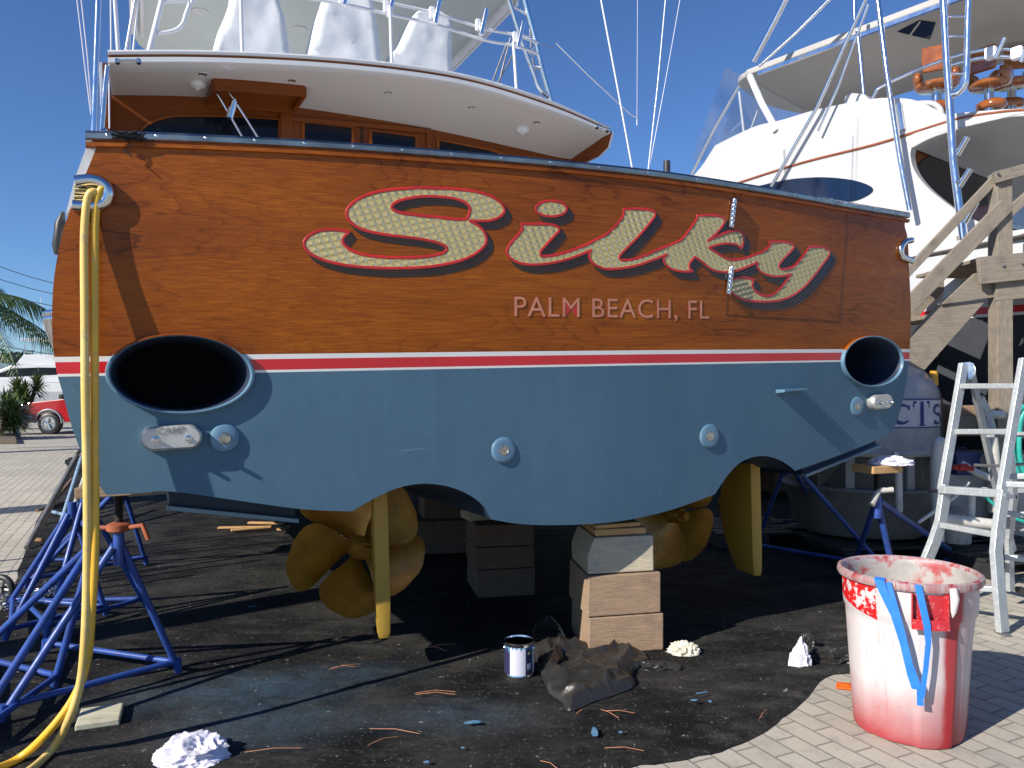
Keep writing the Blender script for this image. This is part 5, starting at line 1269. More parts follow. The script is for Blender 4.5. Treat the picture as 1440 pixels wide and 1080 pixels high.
# ------------------------------------------------------------------ rags, scraps, needles
crumple('white_rag', G(272, 1064)+Vector((0, .0, .008)), .15, .12, .085, M_RAG, 'lilac-white crumpled rag at the bottom edge near the yellow hoses', 'rag', 1, .5, 1.25, 6)
crumple('white_rag', G(1124, 938)+Vector((0, 0, .008)), .066, .05, .115, M_RAG, 'small white cloth standing in a peak on the cloth edge', 'rag', 2, .5, 1.5, 5, peak=.4)
crumple('cream_rag', G(961, 919)+Vector((0, 0, .01)), .085, .06, .055, M_RAG2, 'yellowish crumpled paper just right of the timber blocks', 'rag', 4, .7, 2.4, 5)
m_ = MB(); p = G(1196, 968); X = Vector((.96, -.28, 0)); Y = Vector((.28, .96, 0))
m_.hexa([p-X*.075-Y*.03+Vector((0, 0, .004)), p+X*.085-Y*.035+Vector((0, 0, .004)), p+X*.085+Y*.03+Vector((0, 0, .004)), p-X*.06+Y*.04+Vector((0, 0, .004)),
         p-X*.075-Y*.03+Vector((0, 0, .012)), p+X*.085-Y*.035+Vector((0, 0, .012)), p+X*.085+Y*.03+Vector((0, 0, .022)), p-X*.06+Y*.04+Vector((0, 0, .016))])
m_.box(p+Vector((-.03, .01, .018)), (.05, .03, .010), (X, Y, Vector((0, 0, 1))))
tag(m_.build('orange_scraper', mat('orange_plastic', (.80, .14, .01), .5, col2=(.7, .1, .01), sc=30), bevel=.003), 'flat orange plastic piece on the pavers left of the bin', 'scraper')
GT = 'blue masking tape scraps on the cloth'; k = 0
for (x, y, w_, d, a, lab) in ((836, 1030, .03, .10, -.1, 'longest blue tape scrap, upright near the bottom edge'), (665, 1016, .10, .035, .1, 'pale blue scrap above the bottom edge left of centre'), (651, 1052, .02, .02, 0, 'tiny blue scrap below the pale one'),
                         (976, 988, .05, .02, .0, 'blue scrap left of a pair in front of the black heap'), (998, 990, .02, .02, .5, 'small bright blue scrap right of a pair'), (985, 978, .08, .012, .3, 'thin pale blue strip behind the pair of scraps'),
                         (1186, 838, .05, .02, .1, 'blue tape scrap left of the bin rim'), (872, 1030, .02, .02, 0, 'blue dot scrap right of the longest scrap'), (355, 853, .06, .015, .5, 'dark blue scrap under the left propeller area'), (600, 1072, .03, .02, 0, 'blue scrap at the very bottom edge')):
    p = G(x, y, .02); m_ = MB(); n_ = 9
    L = [Vector((p.x+w_/2*math.cos(j*2*math.pi/n_)*random.uniform(.6, 1.1)*math.cos(a)-d/2*math.sin(j*2*math.pi/n_)*math.sin(a), p.y+w_/2*math.cos(j*2*math.pi/n_)*math.sin(a)+d/2*math.sin(j*2*math.pi/n_)*random.uniform(.6, 1.1), .034 if x > 900 else .024)) for j in range(n_)]
    m_.prism(L, Vector((0, 0, .002))); tag(m_.build('tape_scrap', mat('scrap_blue', (.07, .20, .34), .5, col2=(.14, .28, .42), sc=60)), lab, 'tape scrap', GT)
GN = 'fallen pine needles'
NL = ['upper of two parallel needles left of the paint can, in front', 'lower of two parallel needles left of the paint can, in front', 'long needle below the parallel pair', 'long red needle right of the lilac rag',
      'needle just in front of the gold rudder, pointing right', 'short needle meeting another in front of the gold rudder', 'needle nearest the near stand side, left of the parallel pair', 'short needle touching the one left of the parallel pair',
      'needle sticking out under the front of the black cloth heap', 'needle fanning right from the front of the black cloth heap', 'needle at the very bottom edge below the paint can', 'needle crossing just under the long one below the pair', 'needle right of the longest blue scrap', 'needle near the cloth edge left of the pavers', 'needle poking from the left corner of the heap front']
for i, (x, y, x2, y2) in enumerate(((585, 975, 640, 973), (585, 977, 640, 977), (520, 1025, 590, 1032), (345, 1058, 425, 1052), (597, 912, 640, 906), (600, 910, 628, 916), (463, 942, 506, 934), (466, 940, 500, 938), (845, 998, 870, 1010), (850, 1000, 892, 1003), (760, 1070, 785, 1082), (560, 1036, 518, 1048), (850, 1052, 905, 1056), (1065, 1015, 1078, 998), (810, 1004, 826, 997))):
    a = G(x, y, .02); b_ = G(x2, y2, .02); md_ = (a+b_)/2+Vector((random.uniform(-.006, .006), random.uniform(-.006, .006), .004)); a.z = b_.z = .024; md_.z = .034
    m_ = MB(); m_.tube([a, md_, b_], .0016, 5); tag(m_.build('pine_needle', mat('dry_needle', (.48, .20, .10), .7)), NL[i], 'pine needle', GN)
# heap of folded black cloth beside the can
hp_ = [(752, 882), (782, 878), (800, 905), (815, 912), (872, 916), (905, 922), (912, 935), (890, 948), (893, 966), (870, 978), (838, 988), (802, 1003), (790, 990), (775, 980), (765, 962), (757, 940), (750, 910)]
hpw = smoothpts([(G(x, y).x, G(x, y).y) for x, y in hp_], 4)
hv, hf = fill2d([hpw], arange(-.1, 1.2, .010), arange(3.2, 5.2, .010))
def hdist(p):
    m_ = 9
    for i in range(len(hpw)):
        a, b_ = hpw[i], hpw[(i+1) % len(hpw)]; d = b_-a; L = d.length_squared; t_ = max(0, min(1, (p-a).dot(d)/L)) if L else 0
        m_ = min(m_, (a+d*t_-p).length)
    return m_
m_ = MB(); vs_ = []
for v in hv:
    p = Vector((v.x, v.y)); e = hdist(p)
    a_ = v.x*.82-v.y*.57; b_ = v.x*.57+v.y*.82          # folds run mostly away from the viewer
    w1 = noise.noise(Vector((a_*3, b_*3, 1)))*.5; w2 = noise.noise(Vector((a_*3, b_*3, 7)))*.5
    f1 = 1-abs(noise.noise(Vector((a_*6.5+w1*1.6, b_*2.2+w2, 3))))*2.6
    f2 = 1-abs(noise.noise(Vector((a_*9+w2, b_*11+w1*2, 5))))*2.4
    f3 = 1-abs(noise.noise(Vector((a_*24+w1*4, b_*17, 8))))*2
    up_ = min(1, e/.08)**.6
    hgt = .012+up_*(.016+.050*max(0, f1)+.020*max(0, f2)*(.4+.6*max(0, f1))+.006*f3)
    vs_.append((v.x, v.y, hgt))
m_.add(vs_, hf)
M_SHEET = mat('black_woven_sheet', (.035, .033, .030), .3, col2=(.025, .024, .022), sc=7, bmp=.25, bsc=220, rvar=.1)
tag(m_.build('folded_black_cloth', M_SHEET, smooth=35), 'heap of folded shiny black cloth between the paint can and the timber blocks', 'cloth')
for (x, y, rx, ry, rz, sd, lab) in ((925, 940, .13, .05, .035, 11, 'low trailing fold of black cloth right of the folded heap'), (1180, 930, .20, .07, .07, 7, 'rumpled black cloth roll behind the small white peak of cloth'), (1135, 915, .05, .05, .09, 8, 'small twist of black cloth rising behind the white peak'), (1060, 938, .10, .03, .02, 9, 'low crease of loose black cloth left of the white peak')):
    crumple('black_cloth_fold', G(x, y), rx, ry, rz, M_SHEET, lab, 'cloth', sd, .8, 2.0, 5, rot=-.1)

# ------------------------------------------------------------------ timber boarding stairs
YS = 6.9
def S3(px, py, Y=YS): return AT(px, py, Y)
t = thing('boarding_stairs', (S3(1408, 780).x, YS, 0), 'weathered grey timber stairs and landing standing before the white boat', 'stairs')
def board(a, b_, w_, h, nm, mt=M_OLDX, par=t):
    m_ = MB(); a = Vector(a); b_ = Vector(b_); L = (b_-a).length; d = (b_-a).normalized()
    side_ = d.cross(Vector((0, 0, 1))); side_ = side_.normalized() if side_.length > .1 else Vector((1, 0, 0)); up = side_.cross(d)
    m_.box((0, 0, 0), (L, w_, h)); me_o = m_.build(nm, mt, None, bevel=.005, origin=(0, 0, 0))
    M3 = Matrix((d, -side_ if False else up.cross(d), up)).transposed().to_4x4()
    me_o.parent = par; me_o.matrix_local = Matrix.Translation((a+b_)/2-par.location) @ M3
    return me_o
def post(px, y0, y1, Y, s_=.14):
    a = S3(px, y0, Y); b_ = S3(px, y1, Y); m_ = MB(); m_.box((0, 0, 0), (s_, s_, (b_-a).length)); o = m_.build('post', M_OLDW, None, bevel=.006, origin=(0, 0, 0))
    o.parent = t; o.location = (a+b_)/2-t.location; return o
post(1407, 780, 244, YS); post(1490, 780, 200, YS)
YF = YS+1.15
b = Vector
post(1360, 745, 330, YF)
# near handrails
board(S3(1180, 486), S3(1399, 252), .045, .075, 'handrail'); board(S3(1180, 530, YS-.09), S3(1416, 288, YS-.09), .04, .135, 'mid_rail')
board(S3(1399, 250, YS-.09), S3(1560, 205, YS-.09), .05, .10, 'handrail')
board(S3(1180, 548, YF), S3(1395, 330, YF), .045, .10, 'handrail'); board(S3(1405, 312, YF), S3(1490, 235, YF), .045, .10, 'handrail'); board(S3(1425, 350, YF), S3(1490, 300, YF), .045, .10, 'mid_rail')
# landing rim boards
board(S3(1376, 381, YS-.10), S3(1560, 362, YS-.10), .045, .24, 'rim_board'); board(S3(1398, 403, YS-.05), S3(1560, 388, YS-.05), .045, .26, 'rim_board')
m_ = MB(); m_.prism([S3(*p, YS-.03) for p in ((1324, 428), (1372, 384), (1414, 379), (1414, 416))], Vector((0, .045, 0))); m_.build('landing_gusset', M_OLDX, t, bevel=.003)
for k in range(7):
    a = S3(1372, 368, YS+.02+k*.155); bb = Vector((S3(1560, 350, YS).x, a.y, a.z)); a.z = bb.z = S3(1400, 366).z; a.x = S3(1372, 368, YS).x; board(a, bb, .14, .035, 'deck_board')
# stringers and treads
def strg(Y, nm='stringer'):
    m_ = MB(); m_.prism([S3(*p, Y) for p in ((1150, 632), (1320, 428), (1386, 424), (1150, 690))], Vector((0, .05, 0))); m_.build(nm, M_OLDX, t, bevel=.004)
strg(YS); strg(YF)
for k in range(8):
    x = 1356-k*27; y = 440+k*29.5; p = S3(x, y, YS+.06); m_ = MB(); c = p+Vector((0, (YF-YS)/2, 0)); m_.box(c, (.27, YF-YS-.08, .04)); m_.build('tread', M_OLDX, t, bevel=.004)
for (x, y) in ((1404, 243), (1411, 373), (1438, 370)):
    m_ = MB(); m_.lathe(S3(x, y, YS-.13), [(.012, 0), (.012, .01), (.005, .014)], 10, (Vector((1, 0, 0)), Vector((0, 0, 1)), Vector((0, -1, 0)))); m_.build('bolt', M_GREYP, t, smooth=40)

# ------------------------------------------------------------------ grey tank with lettering
TY = 7.25; tcx = (1212-720)/FP*TY; tb = Vector((tcx, TY, 0)); t2 = thing('grey_tank', tb, 'grey domed fibreglass tank with navy letters and a mesh skirt beside the hull', 'tank')
def tz(py): return CH+(HZ-py)/FP*(TY-.5)
m_ = MB(); RT = .665
m_.lathe(tb, [(RT*.985, tz(641)), (RT*1.0, tz(636)), (RT*.99, tz(620)), (RT*.985, tz(565)), (RT*.97, tz(550)), (RT*.91, tz(535)), (RT*.80, tz(522)), (RT*.66, tz(512)), (RT*.57, tz(500)), (RT*.54, tz(470)), (RT*.50, tz(455))], 56); m_.build('tank_body', M_GREYF, t2, smooth=50)
m_ = MB(); m_.lathe(tb, [(RT*1.03, tz(640)), (RT*1.04, tz(636)), (RT*1.0, tz(632))], 56, cap=False); m_.build('tank_flange', M_OFFW, t2, smooth=50)
def mk_mesh():
    m, t_, b = nodes('diamond_mesh'); P = geo(t_); q = N(t_, 'ShaderNodeVectorMath', operation='SUBTRACT'); t_.links.new(P, q.inputs[0]); q.inputs[1].default_value = tb
    s_ = N(t_, 'ShaderNodeSeparateXYZ'); t_.links.new(q.outputs[0], s_.inputs[0]); a = mth(t_, 'MULTIPLY', mth(t_, 'ARCTAN2', s_.outputs[0], s_.outputs[1]), .66); z = s_.outputs[2]
    d1 = mth(t_, 'ABSOLUTE', mth(t_, 'SUBTRACT', mth(t_, 'FRACT', mth(t_, 'MULTIPLY', mth(t_, 'ADD', a, mth(t_, 'MULTIPLY', z, 1.6)), 26)), .5))
    d2 = mth(t_, 'ABSOLUTE', mth(t_, 'SUBTRACT', mth(t_, 'FRACT', mth(t_, 'MULTIPLY', mth(t_, 'SUBTRACT', a, mth(t_, 'MULTIPLY', z, 1.6)), 26)), .5))
    w_ = mth(t_, 'LESS_THAN', mth(t_, 'MINIMUM', d1, d2), .12)
    b.inputs['Base Color'].default_value = (.22, .22, .2, 1); t_.links.new(w_, b.inputs['Alpha']); return m
m_ = MB(); m_.lathe(tb, [(RT*.97, tz(690)), (RT*.97, tz(640))], 56, cap=False); m_.build('mesh_skirt', mk_mesh(), t2, smooth=50)
m_ = MB(); m_.lathe(tb, [(RT*.6, tz(695)), (RT*.6, tz(640))], 30); m_.build('inner_drum', M_BPL, t2, smooth=50)
for k in range(8):
    a = R(k*45+12); m_ = MB(); c = tb+Vector((math.cos(a)*RT*.95, math.sin(a)*RT*.95, 0)); m_.beam(c+Vector((0, 0, tz(692))), c+Vector((0, 0, tz(640))), .07, .03, up=Vector((math.cos(a), math.sin(a), 0))); m_.build('skirt_rib', M_OFFW, t2)
m_ = MB(); m_.lathe(tb, [(RT*.72, .17), (RT*.86, .18), (RT*.93, .26), (RT*1.0, tz(705)), (RT*1.05, tz(693)), (RT*1.07, tz(690)), (RT*1.06, tz(686)), (RT*.98, tz(686))], 56, fn=lambda r, z, a: r*(1-.05*(1 if (math.degrees(a) % 60) < 22 and z < .3 else 0))); m_.build('base_pan', mat('shaded_pan', (.22, .22, .20), .5, col2=(.16, .16, .15), sc=3, grime=(.1, .1, .09)), t2, smooth=45)  # pan colour lowered to stand for the shade it sits in
v, f = text2d("CTS", .30, 0, 5, spacing=1.0)
def ontank(px, py):
    # line from the camera through the pixel meets the tank wall
    d = ray(px, py); o = Vector((0, 0, CH)); dx, dy = d.x, d.y; ox, oy = -tb.x, -tb.y; a_ = dx*dx+dy*dy; b_ = 2*(ox*dx+oy*dy); c_ = ox*ox+oy*oy-(RT*.992)**2
    D = b_*b_-4*a_*c_; s_ = (-b_-math.sqrt(max(0, D)))/(2*a_); return o+d*s_
def cyl(a, z, r_=RT*.994): return tb+Vector((r_*math.sin(a), -r_*math.cos(a), z))
cb = math.atan2(tb.x, tb.y)     # bearing of the tank, so its near side is at angle -cb
za, zb_ = tz(597), tz(566)
m_ = MB(); m_.sheet(lambda i, j: cyl(-cb+.10+1.22*i, za-.02+(zb_-za+.04)*j, RT*.991), 24, 1); lb2 = m_.build('label_band', M_LABW, t2)
xs_ = [p.x for p in v]; x0, x1 = min(xs_), max(xs_); m_ = MB()
# serif letters drawn as strokes: C, T, S
def stroke(pts, wd, a0, aw):
    n = len(pts)
    for i in range(n-1):
        (xa, ya, wa), (xb, yb, wb) = pts[i], pts[i+1]; dx, dy = xb-xa, yb-ya; L = math.hypot(dx, dy) or 1; nx, ny = -dy/L, dx/L
        q = [(xa-nx*wa, ya-ny*wa), (xb-nx*wb, yb-ny*wb), (xb+nx*wb, yb+ny*wb), (xa+nx*wa, ya+ny*wa)]
        m_.add([cyl(a0+aw*x, za+(zb_-za)*y, RT*.997+i*.00002) for x, y in q], [(0, 1, 2, 3)])
def arcp(cx, cy, rx, ry, a0, a1, w0, w1, n=14): return [(cx+rx*math.cos(R(a0+(a1-a0)*k/n)), cy+ry*math.sin(R(a0+(a1-a0)*k/n)), w0+(w1-w0)*math.sin(math.pi*k/n)) for k in range(n+1)]
A0 = -cb+.33
stroke(arcp(.55, .5, .42, .40, 45, 315, .03, .11), 0, A0, .30); stroke([(.86, .9, .03), (.86, .68, .05)], 0, A0, .30)
stroke([(.05, 1.02, .05), (1.0, 1.02, .05)], 0, A0+.31, .30); stroke([(.52, 1.05, .10), (.52, -.02, .10)], 0, A0+.31, .30); stroke([(.07, 1.0, .03), (.07, .8, .03)], 0, A0+.31, .30); stroke([(.97, 1.0, .03), (.97, .8, .03)], 0, A0+.31, .30); stroke([(.35, 0.0, .03), (.70, 0, .03)], 0, A0+.31, .30)
stroke(arcp(.5, .68, .27, .21, 30, 270, .03, .08)+arcp(.5, .27, .30, .22, 90, -150, .10, .03), 0, A0+.64, .36)
for yy in (-.1, 1.16): stroke([(k/12, yy, .025) for k in range(13)], 0, -cb+.12, 1.14)
m_.build('painted_letters', M_NAVY, lb2, fix=False)
# black pallets under the tank
def pallet(cx, cy, rot, w_, d, z0, lab):
    X = Vector((math.cos(rot), math.sin(rot), 0)); Y = Vector((-math.sin(rot), math.cos(rot), 0)); c = Vector((cx, cy, z0)); p = thing('black_pallet', (cx, cy, z0), lab, 'pallet', 'black plastic pallets')
    for k in range(7):
        m_ = MB(); m_.box(c+Y*(-d/2+d*(k+.5)/7)+Vector((0, 0, .135)), (w_, d/7*.72, .022), (X, Y, Vector((0, 0, 1)))); m_.build('deck_slat', M_BPL, p, bevel=.003)
    for k in range(3):
        m_ = MB(); m_.box(c+X*(-w_/2+.06+(w_-.12)*k/2)+Vector((0, 0, .062)), (.10, d, .12), (X, Y, Vector((0, 0, 1)))); m_.build('bearer', M_BPL, p, bevel=.004)
pallet(3.4, 7.15, .15, 1.5, 1.3, .006, 'black pallet under the grey tank'); pallet(4.15, 6.55, .35, 1.2, 1.0, .006, 'black pallet right of the tank behind the ladder'); pallet(2.3, 7.6, .1, .9, .9, .006, 'black pallet left of the tank in the hull shade')
# ------------------------------------------------------------------ plumbing clutter behind the ladder
def ptube(pts, r_, nm, mt, lab, cat, group=None, sm_=True, n=12):
    P_ = [AT(*p) for p in pts]; out = []
    if sm_ and len(P_) > 2:
        for i in range(len(P_)-1):
            p0, p1, p2, p3 = P_[max(i-1, 0)], P_[i], P_[i+1], P_[min(i+2, len(P_)-1)]
            for k in range(5):
                q = k/5; out.append(.5*((2*p1)+(p2-p0)*q+(2*p0-5*p1+4*p2-p3)*q*q+(3*p1-p0-3*p2+p3)*q**3))
        out.append(P_[-1])
    else: out = P_
    m_ = MB(); m_.tube(out, r_, n); return tag(m_.build(nm, mt, smooth=50), lab, cat, group)
GV = 'white plumbing pipes behind the ladder'
ptube([(1330, 628, 6.3), (1322, 622, 6.3), (1317, 632, 6.3), (1317, 700, 6.3), (1319, 760, 6.3)], .045, 'plastic_pipe', M_PVC, 'fat white pipe with an elbow standing right of the tank', 'pipe', GV)
ptube([(1255, 640, 6.4), (1262, 648, 6.4), (1264, 720, 6.4)], .03, 'plastic_pipe', M_PVC, 'thin white pipe hanging against the tank skirt', 'pipe', GV)
ptube([(1312, 728, 6.1), (1340, 731, 6.1), (1398, 738, 6.1)], .045, 'plastic_pipe', M_PVC, 'thick white pipe lying low across behind the ladder', 'pipe', GV)
ptube([(1366, 690, 6.2), (1364, 745, 6.2)], .03, 'plastic_pipe', M_PVC, 'short upright white pipe behind the ladder hinge', 'pipe', GV)
ptube([(1290, 735, 6.0), (1340, 700, 6.0), (1362, 678, 6.0)], .014, 'plastic_pipe', M_PVC, 'thin slanting white pipe rising towards the yellow nozzle', 'pipe', GV)
ptube([(1388, 582, 6.6), (1412, 584, 6.6)], .035, 'plastic_pipe', M_PVC, 'short white pipe stub by the upper rungs', 'pipe', GV)
ptube([(1352, 652, 6.3), (1380, 668, 6.2), (1408, 676, 6.2)], .03, 'plastic_pipe', M_PVC, 'dirty white union pipe joining the red valve', 'pipe', GV)
ptube([(1375, 560, 6.4), (1388, 590, 6.4), (1396, 640, 6.3), (1398, 720, 6.3)], .05, 'pump_column', M_OFFW, 'dirty white upright pump column behind the ladder', 'pump')
m_ = MB(); m_.lathe(AT(1344, 762, 6.5), [(.11, 0), (.12, .1), (.11, .26), (.05, .30)], 20); tag(m_.build('filter_housing', M_OFFW, smooth=50), 'dirty white squat filter drum behind the lower rungs', 'filter')
m_ = MB(); p = AT(1347, 657, 6.15); m_.tube([p, p+Vector((.07, 0, .0))], .03, 12); m_.tube([p+Vector((-.04, 0, 0)), p+Vector((.12, 0, -.01))], .02, 10); tag(m_.build('red_valve', mat('valve_red', (.45, .03, .03), .4), smooth=50), 'small red valve between the white pipes behind the ladder', 'valve')
m_ = MB(); p = AT(1361, 690, 5.9); m_.tube([p, p+Vector((.085, -.01, 0))], [.014, .022], 12); m_.tube([p+Vector((.02, 0, 0)), p+Vector((-.05, 0, -.01))], .014, 10); tag(m_.build('yellow_nozzle', mat('nozzle_yellow', (.75, .48, .03), .4), smooth=50), 'yellow nozzle tip seen between two ladder rungs', 'nozzle')
ptube([(1380, 694, 5.95), (1396, 708, 5.95), (1420, 726, 5.9), (1445, 735, 5.9)], .013, 'teal_hose', M_TEAL, 'thin teal hose running down from the yellow nozzle', 'hose', None)
for k, (dx, lab) in enumerate(((0, 'teal hose loop nearest the ladder rail at the right border'), (9, 'second teal hose loop at the right border'))):
    ptube([(1432+dx, 668, 6.3), (1424+dx, 640, 6.3), (1425+dx, 600, 6.3), (1431+dx, 580, 6.3), (1442+dx, 572, 6.3), (1456+dx, 590, 6.3), (1460+dx, 640, 6.3), (1450+dx, 672, 6.3), (1432+dx, 668, 6.3)], .020, 'teal_hose', M_TEAL, lab, 'hose', 'teal hose loops')
t3 = thing('dark_bottle', AT(1313, 640, 6.9), 'tall black bottle with an amber cap beside the tank', 'bottle')
pb = AT(1313, 600, 6.9); m_ = MB(); m_.lathe(pb, [(.075, -.5), (.08, -.3), (.075, .2), (.06, .30), (.03, .36), (.03, .40)], 24); m_.build('bottle_body', M_BPL, t3, smooth=50)
m_ = MB(); m_.lathe(pb, [(.036, .37), (.038, .40), (.034, .47), (.030, .50)], 20, fn=lambda r, z, a: r*(1+.05*math.cos(a*12))); m_.build('cap', mat('amber_cap', (.72, .36, .03), .3), t3, smooth=50)
block('wood_crate', (AT(1352, 560, 7.4).x, 7.4), .55, .5, 1.05, 1.33, .1, M_BLKW, 'brown crate corner with a yellow edge behind the ladder top', 'crate')
for (x, y, Y, w_, d, h, mt, lab, nm, cat) in ((1385, 640, 7.3, 1.4, .5, .9, M_OFFW, 'low grey-white cabinet behind the ladder and pipes', 'equipment_cabinet', 'cabinet'), (1352, 640, 6.5, .20, .2, .16, mat('dark_blue_box', (.02, .05, .16), .5), 'small dark blue box on the pipework', 'battery_box', 'box'),
                                            (1420, 585, 7.1, 1.1, .12, .16, M_OLDX, 'horizontal timber cross brace behind the ladder', 'cross_brace', 'beam')):
    p = AT(x, y, Y); m_ = MB(); m_.box(p-Vector((0, 0, h/2)), (w_, d, h)); 
    if cat == 'cabinet': m_.box(p+Vector((0, 0, .015)), (w_+.04, d+.04, .03)); m_.box(p-Vector((.3, d/2+.01, h/2)), (.5, .02, h*.8)); m_.box(p-Vector((-.3, d/2+.01, h/2)), (.5, .02, h*.8))
    if cat == 'box': m_.box(p+Vector((0, 0, .01)), (w_+.02, d+.02, .03)); m_.tube([p+Vector((-.05, 0, .02)), p+Vector((-.03, 0, .06)), p+Vector((.03, 0, .06)), p+Vector((.05, 0, .02))], .006, 6)
    tag(m_.build(nm, mt, bevel=.006), lab, cat)
ptube([(1448, 652, 5.9), (1400, 655, 5.9), (1370, 654, 5.9)], .012, 'grey_rod', M_GREYP, 'grey metal rod lying level behind the ladder', 'rod')
for i, (pts, lab) in enumerate((([(1120, 742, 6.2), (1200, 738, 6.2), (1270, 742, 6.0), (1340, 752, 5.9)], 'grey hose lying on the cloth in front of the tank'), ([(1060, 752, 6.1), (1130, 748, 6.1), (1210, 752, 6.0), (1290, 768, 5.8)], 'darker hose lying nearer on the cloth before the tank'))):
    ptube([(x, y, CH*FP/(y-HZ)*.985) for x, y, _ in pts], .02, 'ground_hose', M_GREYP if i else M_OFFW, lab, 'hose')

# ------------------------------------------------------------------ folding ladder
t4 = thing('folding_ladder', G(1400, 890), 'paint-spattered aluminium folding ladder standing behind the bin', 'ladder')
def lrail(pts, w_, d, nm='rail'):
    m_ = MB(); P_ = [AT(*p) for p in pts]; n = len(P_); X = (LR-LL).normalized(); b0_ = len(m_.v)
    for i, p in enumerate(P_):
        dr = (P_[min(i+1, n-1)]-P_[max(i-1, 0)]).normalized(); Yv = X.cross(dr).normalized()
        for a_, c_ in ((-1, -1), (1, -1), (1, 1), (-1, 1)): m_.v.append(p+X*w_/2*a_+Yv*d/2*c_)
    for i in range(n-1):
        for k in range(4): m_.f.append((b0_+i*4+k, b0_+i*4+(k+1) % 4, b0_+(i+1)*4+(k+1) % 4, b0_+(i+1)*4+k)); m_.mi.append(0)
    m_.f += [(b0_, b0_+1, b0_+2, b0_+3), tuple(b0_+(n-1)*4+k for k in range(4))]; m_.mi += [0, 0]
    return m_.build(nm, M_LADDER, t4, bevel=.003)
LL = AT(1330, 640, 5.25); LR = AT(1418, 640, 4.88)
lrail([(1355, 512, 5.35), (1340, 600, 5.3), (1324, 692, 5.22)], .032, .07); lrail([(1440, 505, 4.97), (1420, 620, 4.92), (1406, 702, 4.84)], .032, .07)
lrail([(1330, 683, 5.20), (1322, 735, 5.15), (1313, 762, 5.10), (1292, 812, 5.08), (1284, 868, 5.06)], .036, .085); lrail([(1411, 690, 4.82), (1403, 745, 4.78), (1400, 775, 4.75), (1405, 840, 4.70), (1409, 888, 4.68)], .036, .085)
def rung(a, b_, h=.036, d=.05, nm='rung'): m_ = MB(); m_.beam(AT(*a), AT(*b_), d, h); return m_.build(nm, M_LADDER, t4, bevel=.006)
rung((1352, 543, 5.33), (1432, 543, 4.95)); rung((1345, 607, 5.30), (1421, 607, 4.92)); rung((1322, 688, 5.18), (1408, 694, 4.82), .05, .06); rung((1318, 737, 5.16), (1402, 752, 4.78)); rung((1288, 822, 5.07), (1406, 828, 4.73))
ax_ = (Vector((0, 1, 0)), Vector((0, 0, 1)), (LR-LL).normalized())
for (x, y, Y) in ((1316, 690, 5.2), (1414, 698, 4.8)):
    m_ = MB(); c = AT(x, y, Y); m_.lathe(c, [(.012, -.05), (.012, .05), (.016, .05), (.016, .06)], 12, ax_); m_.build('lock_pin', M_CHR, t4, smooth=50)
for p, q in (((1385, 690, 4.95), (1392, 694, 4.9)),):
    m_ = MB(); m_.lathe(AT(*p), [(.022, -.02), (.024, .01), (.012, .02)], 14, (Vector((1, 0, 0)), Vector((0, 0, 1)), Vector((0, -1, 0)))); m_.build('knob', M_LADDER, t4, smooth=50)
for (x, y, Y, pc_) in ((1356, 512, 5.36, M_TAPE), (1441, 505, 4.98, M_LADDER)):
    m_ = MB(); m_.lathe(AT(x+4, y+10, Y+.02), [(.055, -.028), (.06, -.02), (.06, .02), (.055, .028)], 24, ax_); o = m_.build('hinge', pc_ if False else M_LADDER, t4, smooth=40)
    if pc_ is M_TAPE:
        m_ = MB(); m_.lathe(AT(x+4, y+10, Y+.02), [(.058, -.029), (.063, -.02), (.063, .015)], 24, ax_, cap=False); m_.build('blue_paint_smear', mat('smear_blue', (.10, .19, .38), .5, col2=(.3, .36, .42), sc=60), o, smooth=40)
# rear frame
lrail([(1364, 515, 5.45), (1382, 600, 5.8), (1404, 700, 6.1), (1424, 776, 6.2)], .03, .065); lrail([(1448, 508, 5.1), (1470, 620, 5.4), (1492, 740, 5.6), (1500, 815, 5.65)], .03, .065)
for (a, b_) in (((1386, 612, 5.85), (1470, 610, 5.4)), ((1404, 690, 6.1), (1486, 690, 5.55)), ((1418, 742, 6.15), (1495, 748, 5.6))): rung(a, b_)
lrail([(1420, 640, 5.05), (1425, 700, 5.1), (1418, 760, 5.2), (1420, 830, 5.25)], .03, .06)
rung((1402, 680, 4.9), (1500, 684, 4.7)); rung((1412, 722, 5.0), (1500, 726, 4.8)); rung((1412, 783, 5.1), (1500, 790, 4.9)); rung((1418, 670, 5), (1500, 668, 4.8))
m_ = MB(); p = AT(1409, 893, 4.68); m_.box(p, (.05, .10, .045)); m_.build('rubber_foot', M_GREYP, t4, bevel=.008)
m_ = MB(); p = AT(1436, 830, 5.3); m_.box(p, (.05, .08, .04)); m_.build('rubber_foot', M_BPL, t4, bevel=.008)
# ------------------------------------------------------------------ distance on the left
YT = 24.6
def T3(px, py, dy=0): return AT(px, py, YT+dy)
tx0 = (22-720)/FP*YT; t5 = thing('red_pickup', (tx0+1.0, YT, 0), 'red pickup truck with grey bumper parked beyond the brick paving', 'pickup')
M_TR = mat('truck_red', (.42, .014, .018), .2, col2=(.36, .012, .016), sc=2, coat=.7)
def ext(poly, y0, y1, nm, mt, par=t5, bevel=.03):
    m_ = MB(); m_.prism([Vector((tx0+x, YT+y0, z)) for x, z in poly], Vector((0, y1-y0, 0))); return m_.build(nm, mt, par, bevel=bevel)
body = [(.06, .50), (.02, .80), (.10, .93), (.45, 1.02), (1.25, 1.10), (1.75, 1.16), (3.3, 1.16), (5.0, 1.12), (5.15, 1.05), (5.15, .52), (4.4, .42), (4.3, .62), (4.05, .74), (3.75, .74), (3.5, .62), (3.4, .40), (1.55, .40), (1.46, .62), (1.22, .76), (.92, .76), (.68, .62), (.58, .46)]
ext(body, 0, 1.75, 'body', M_TR)
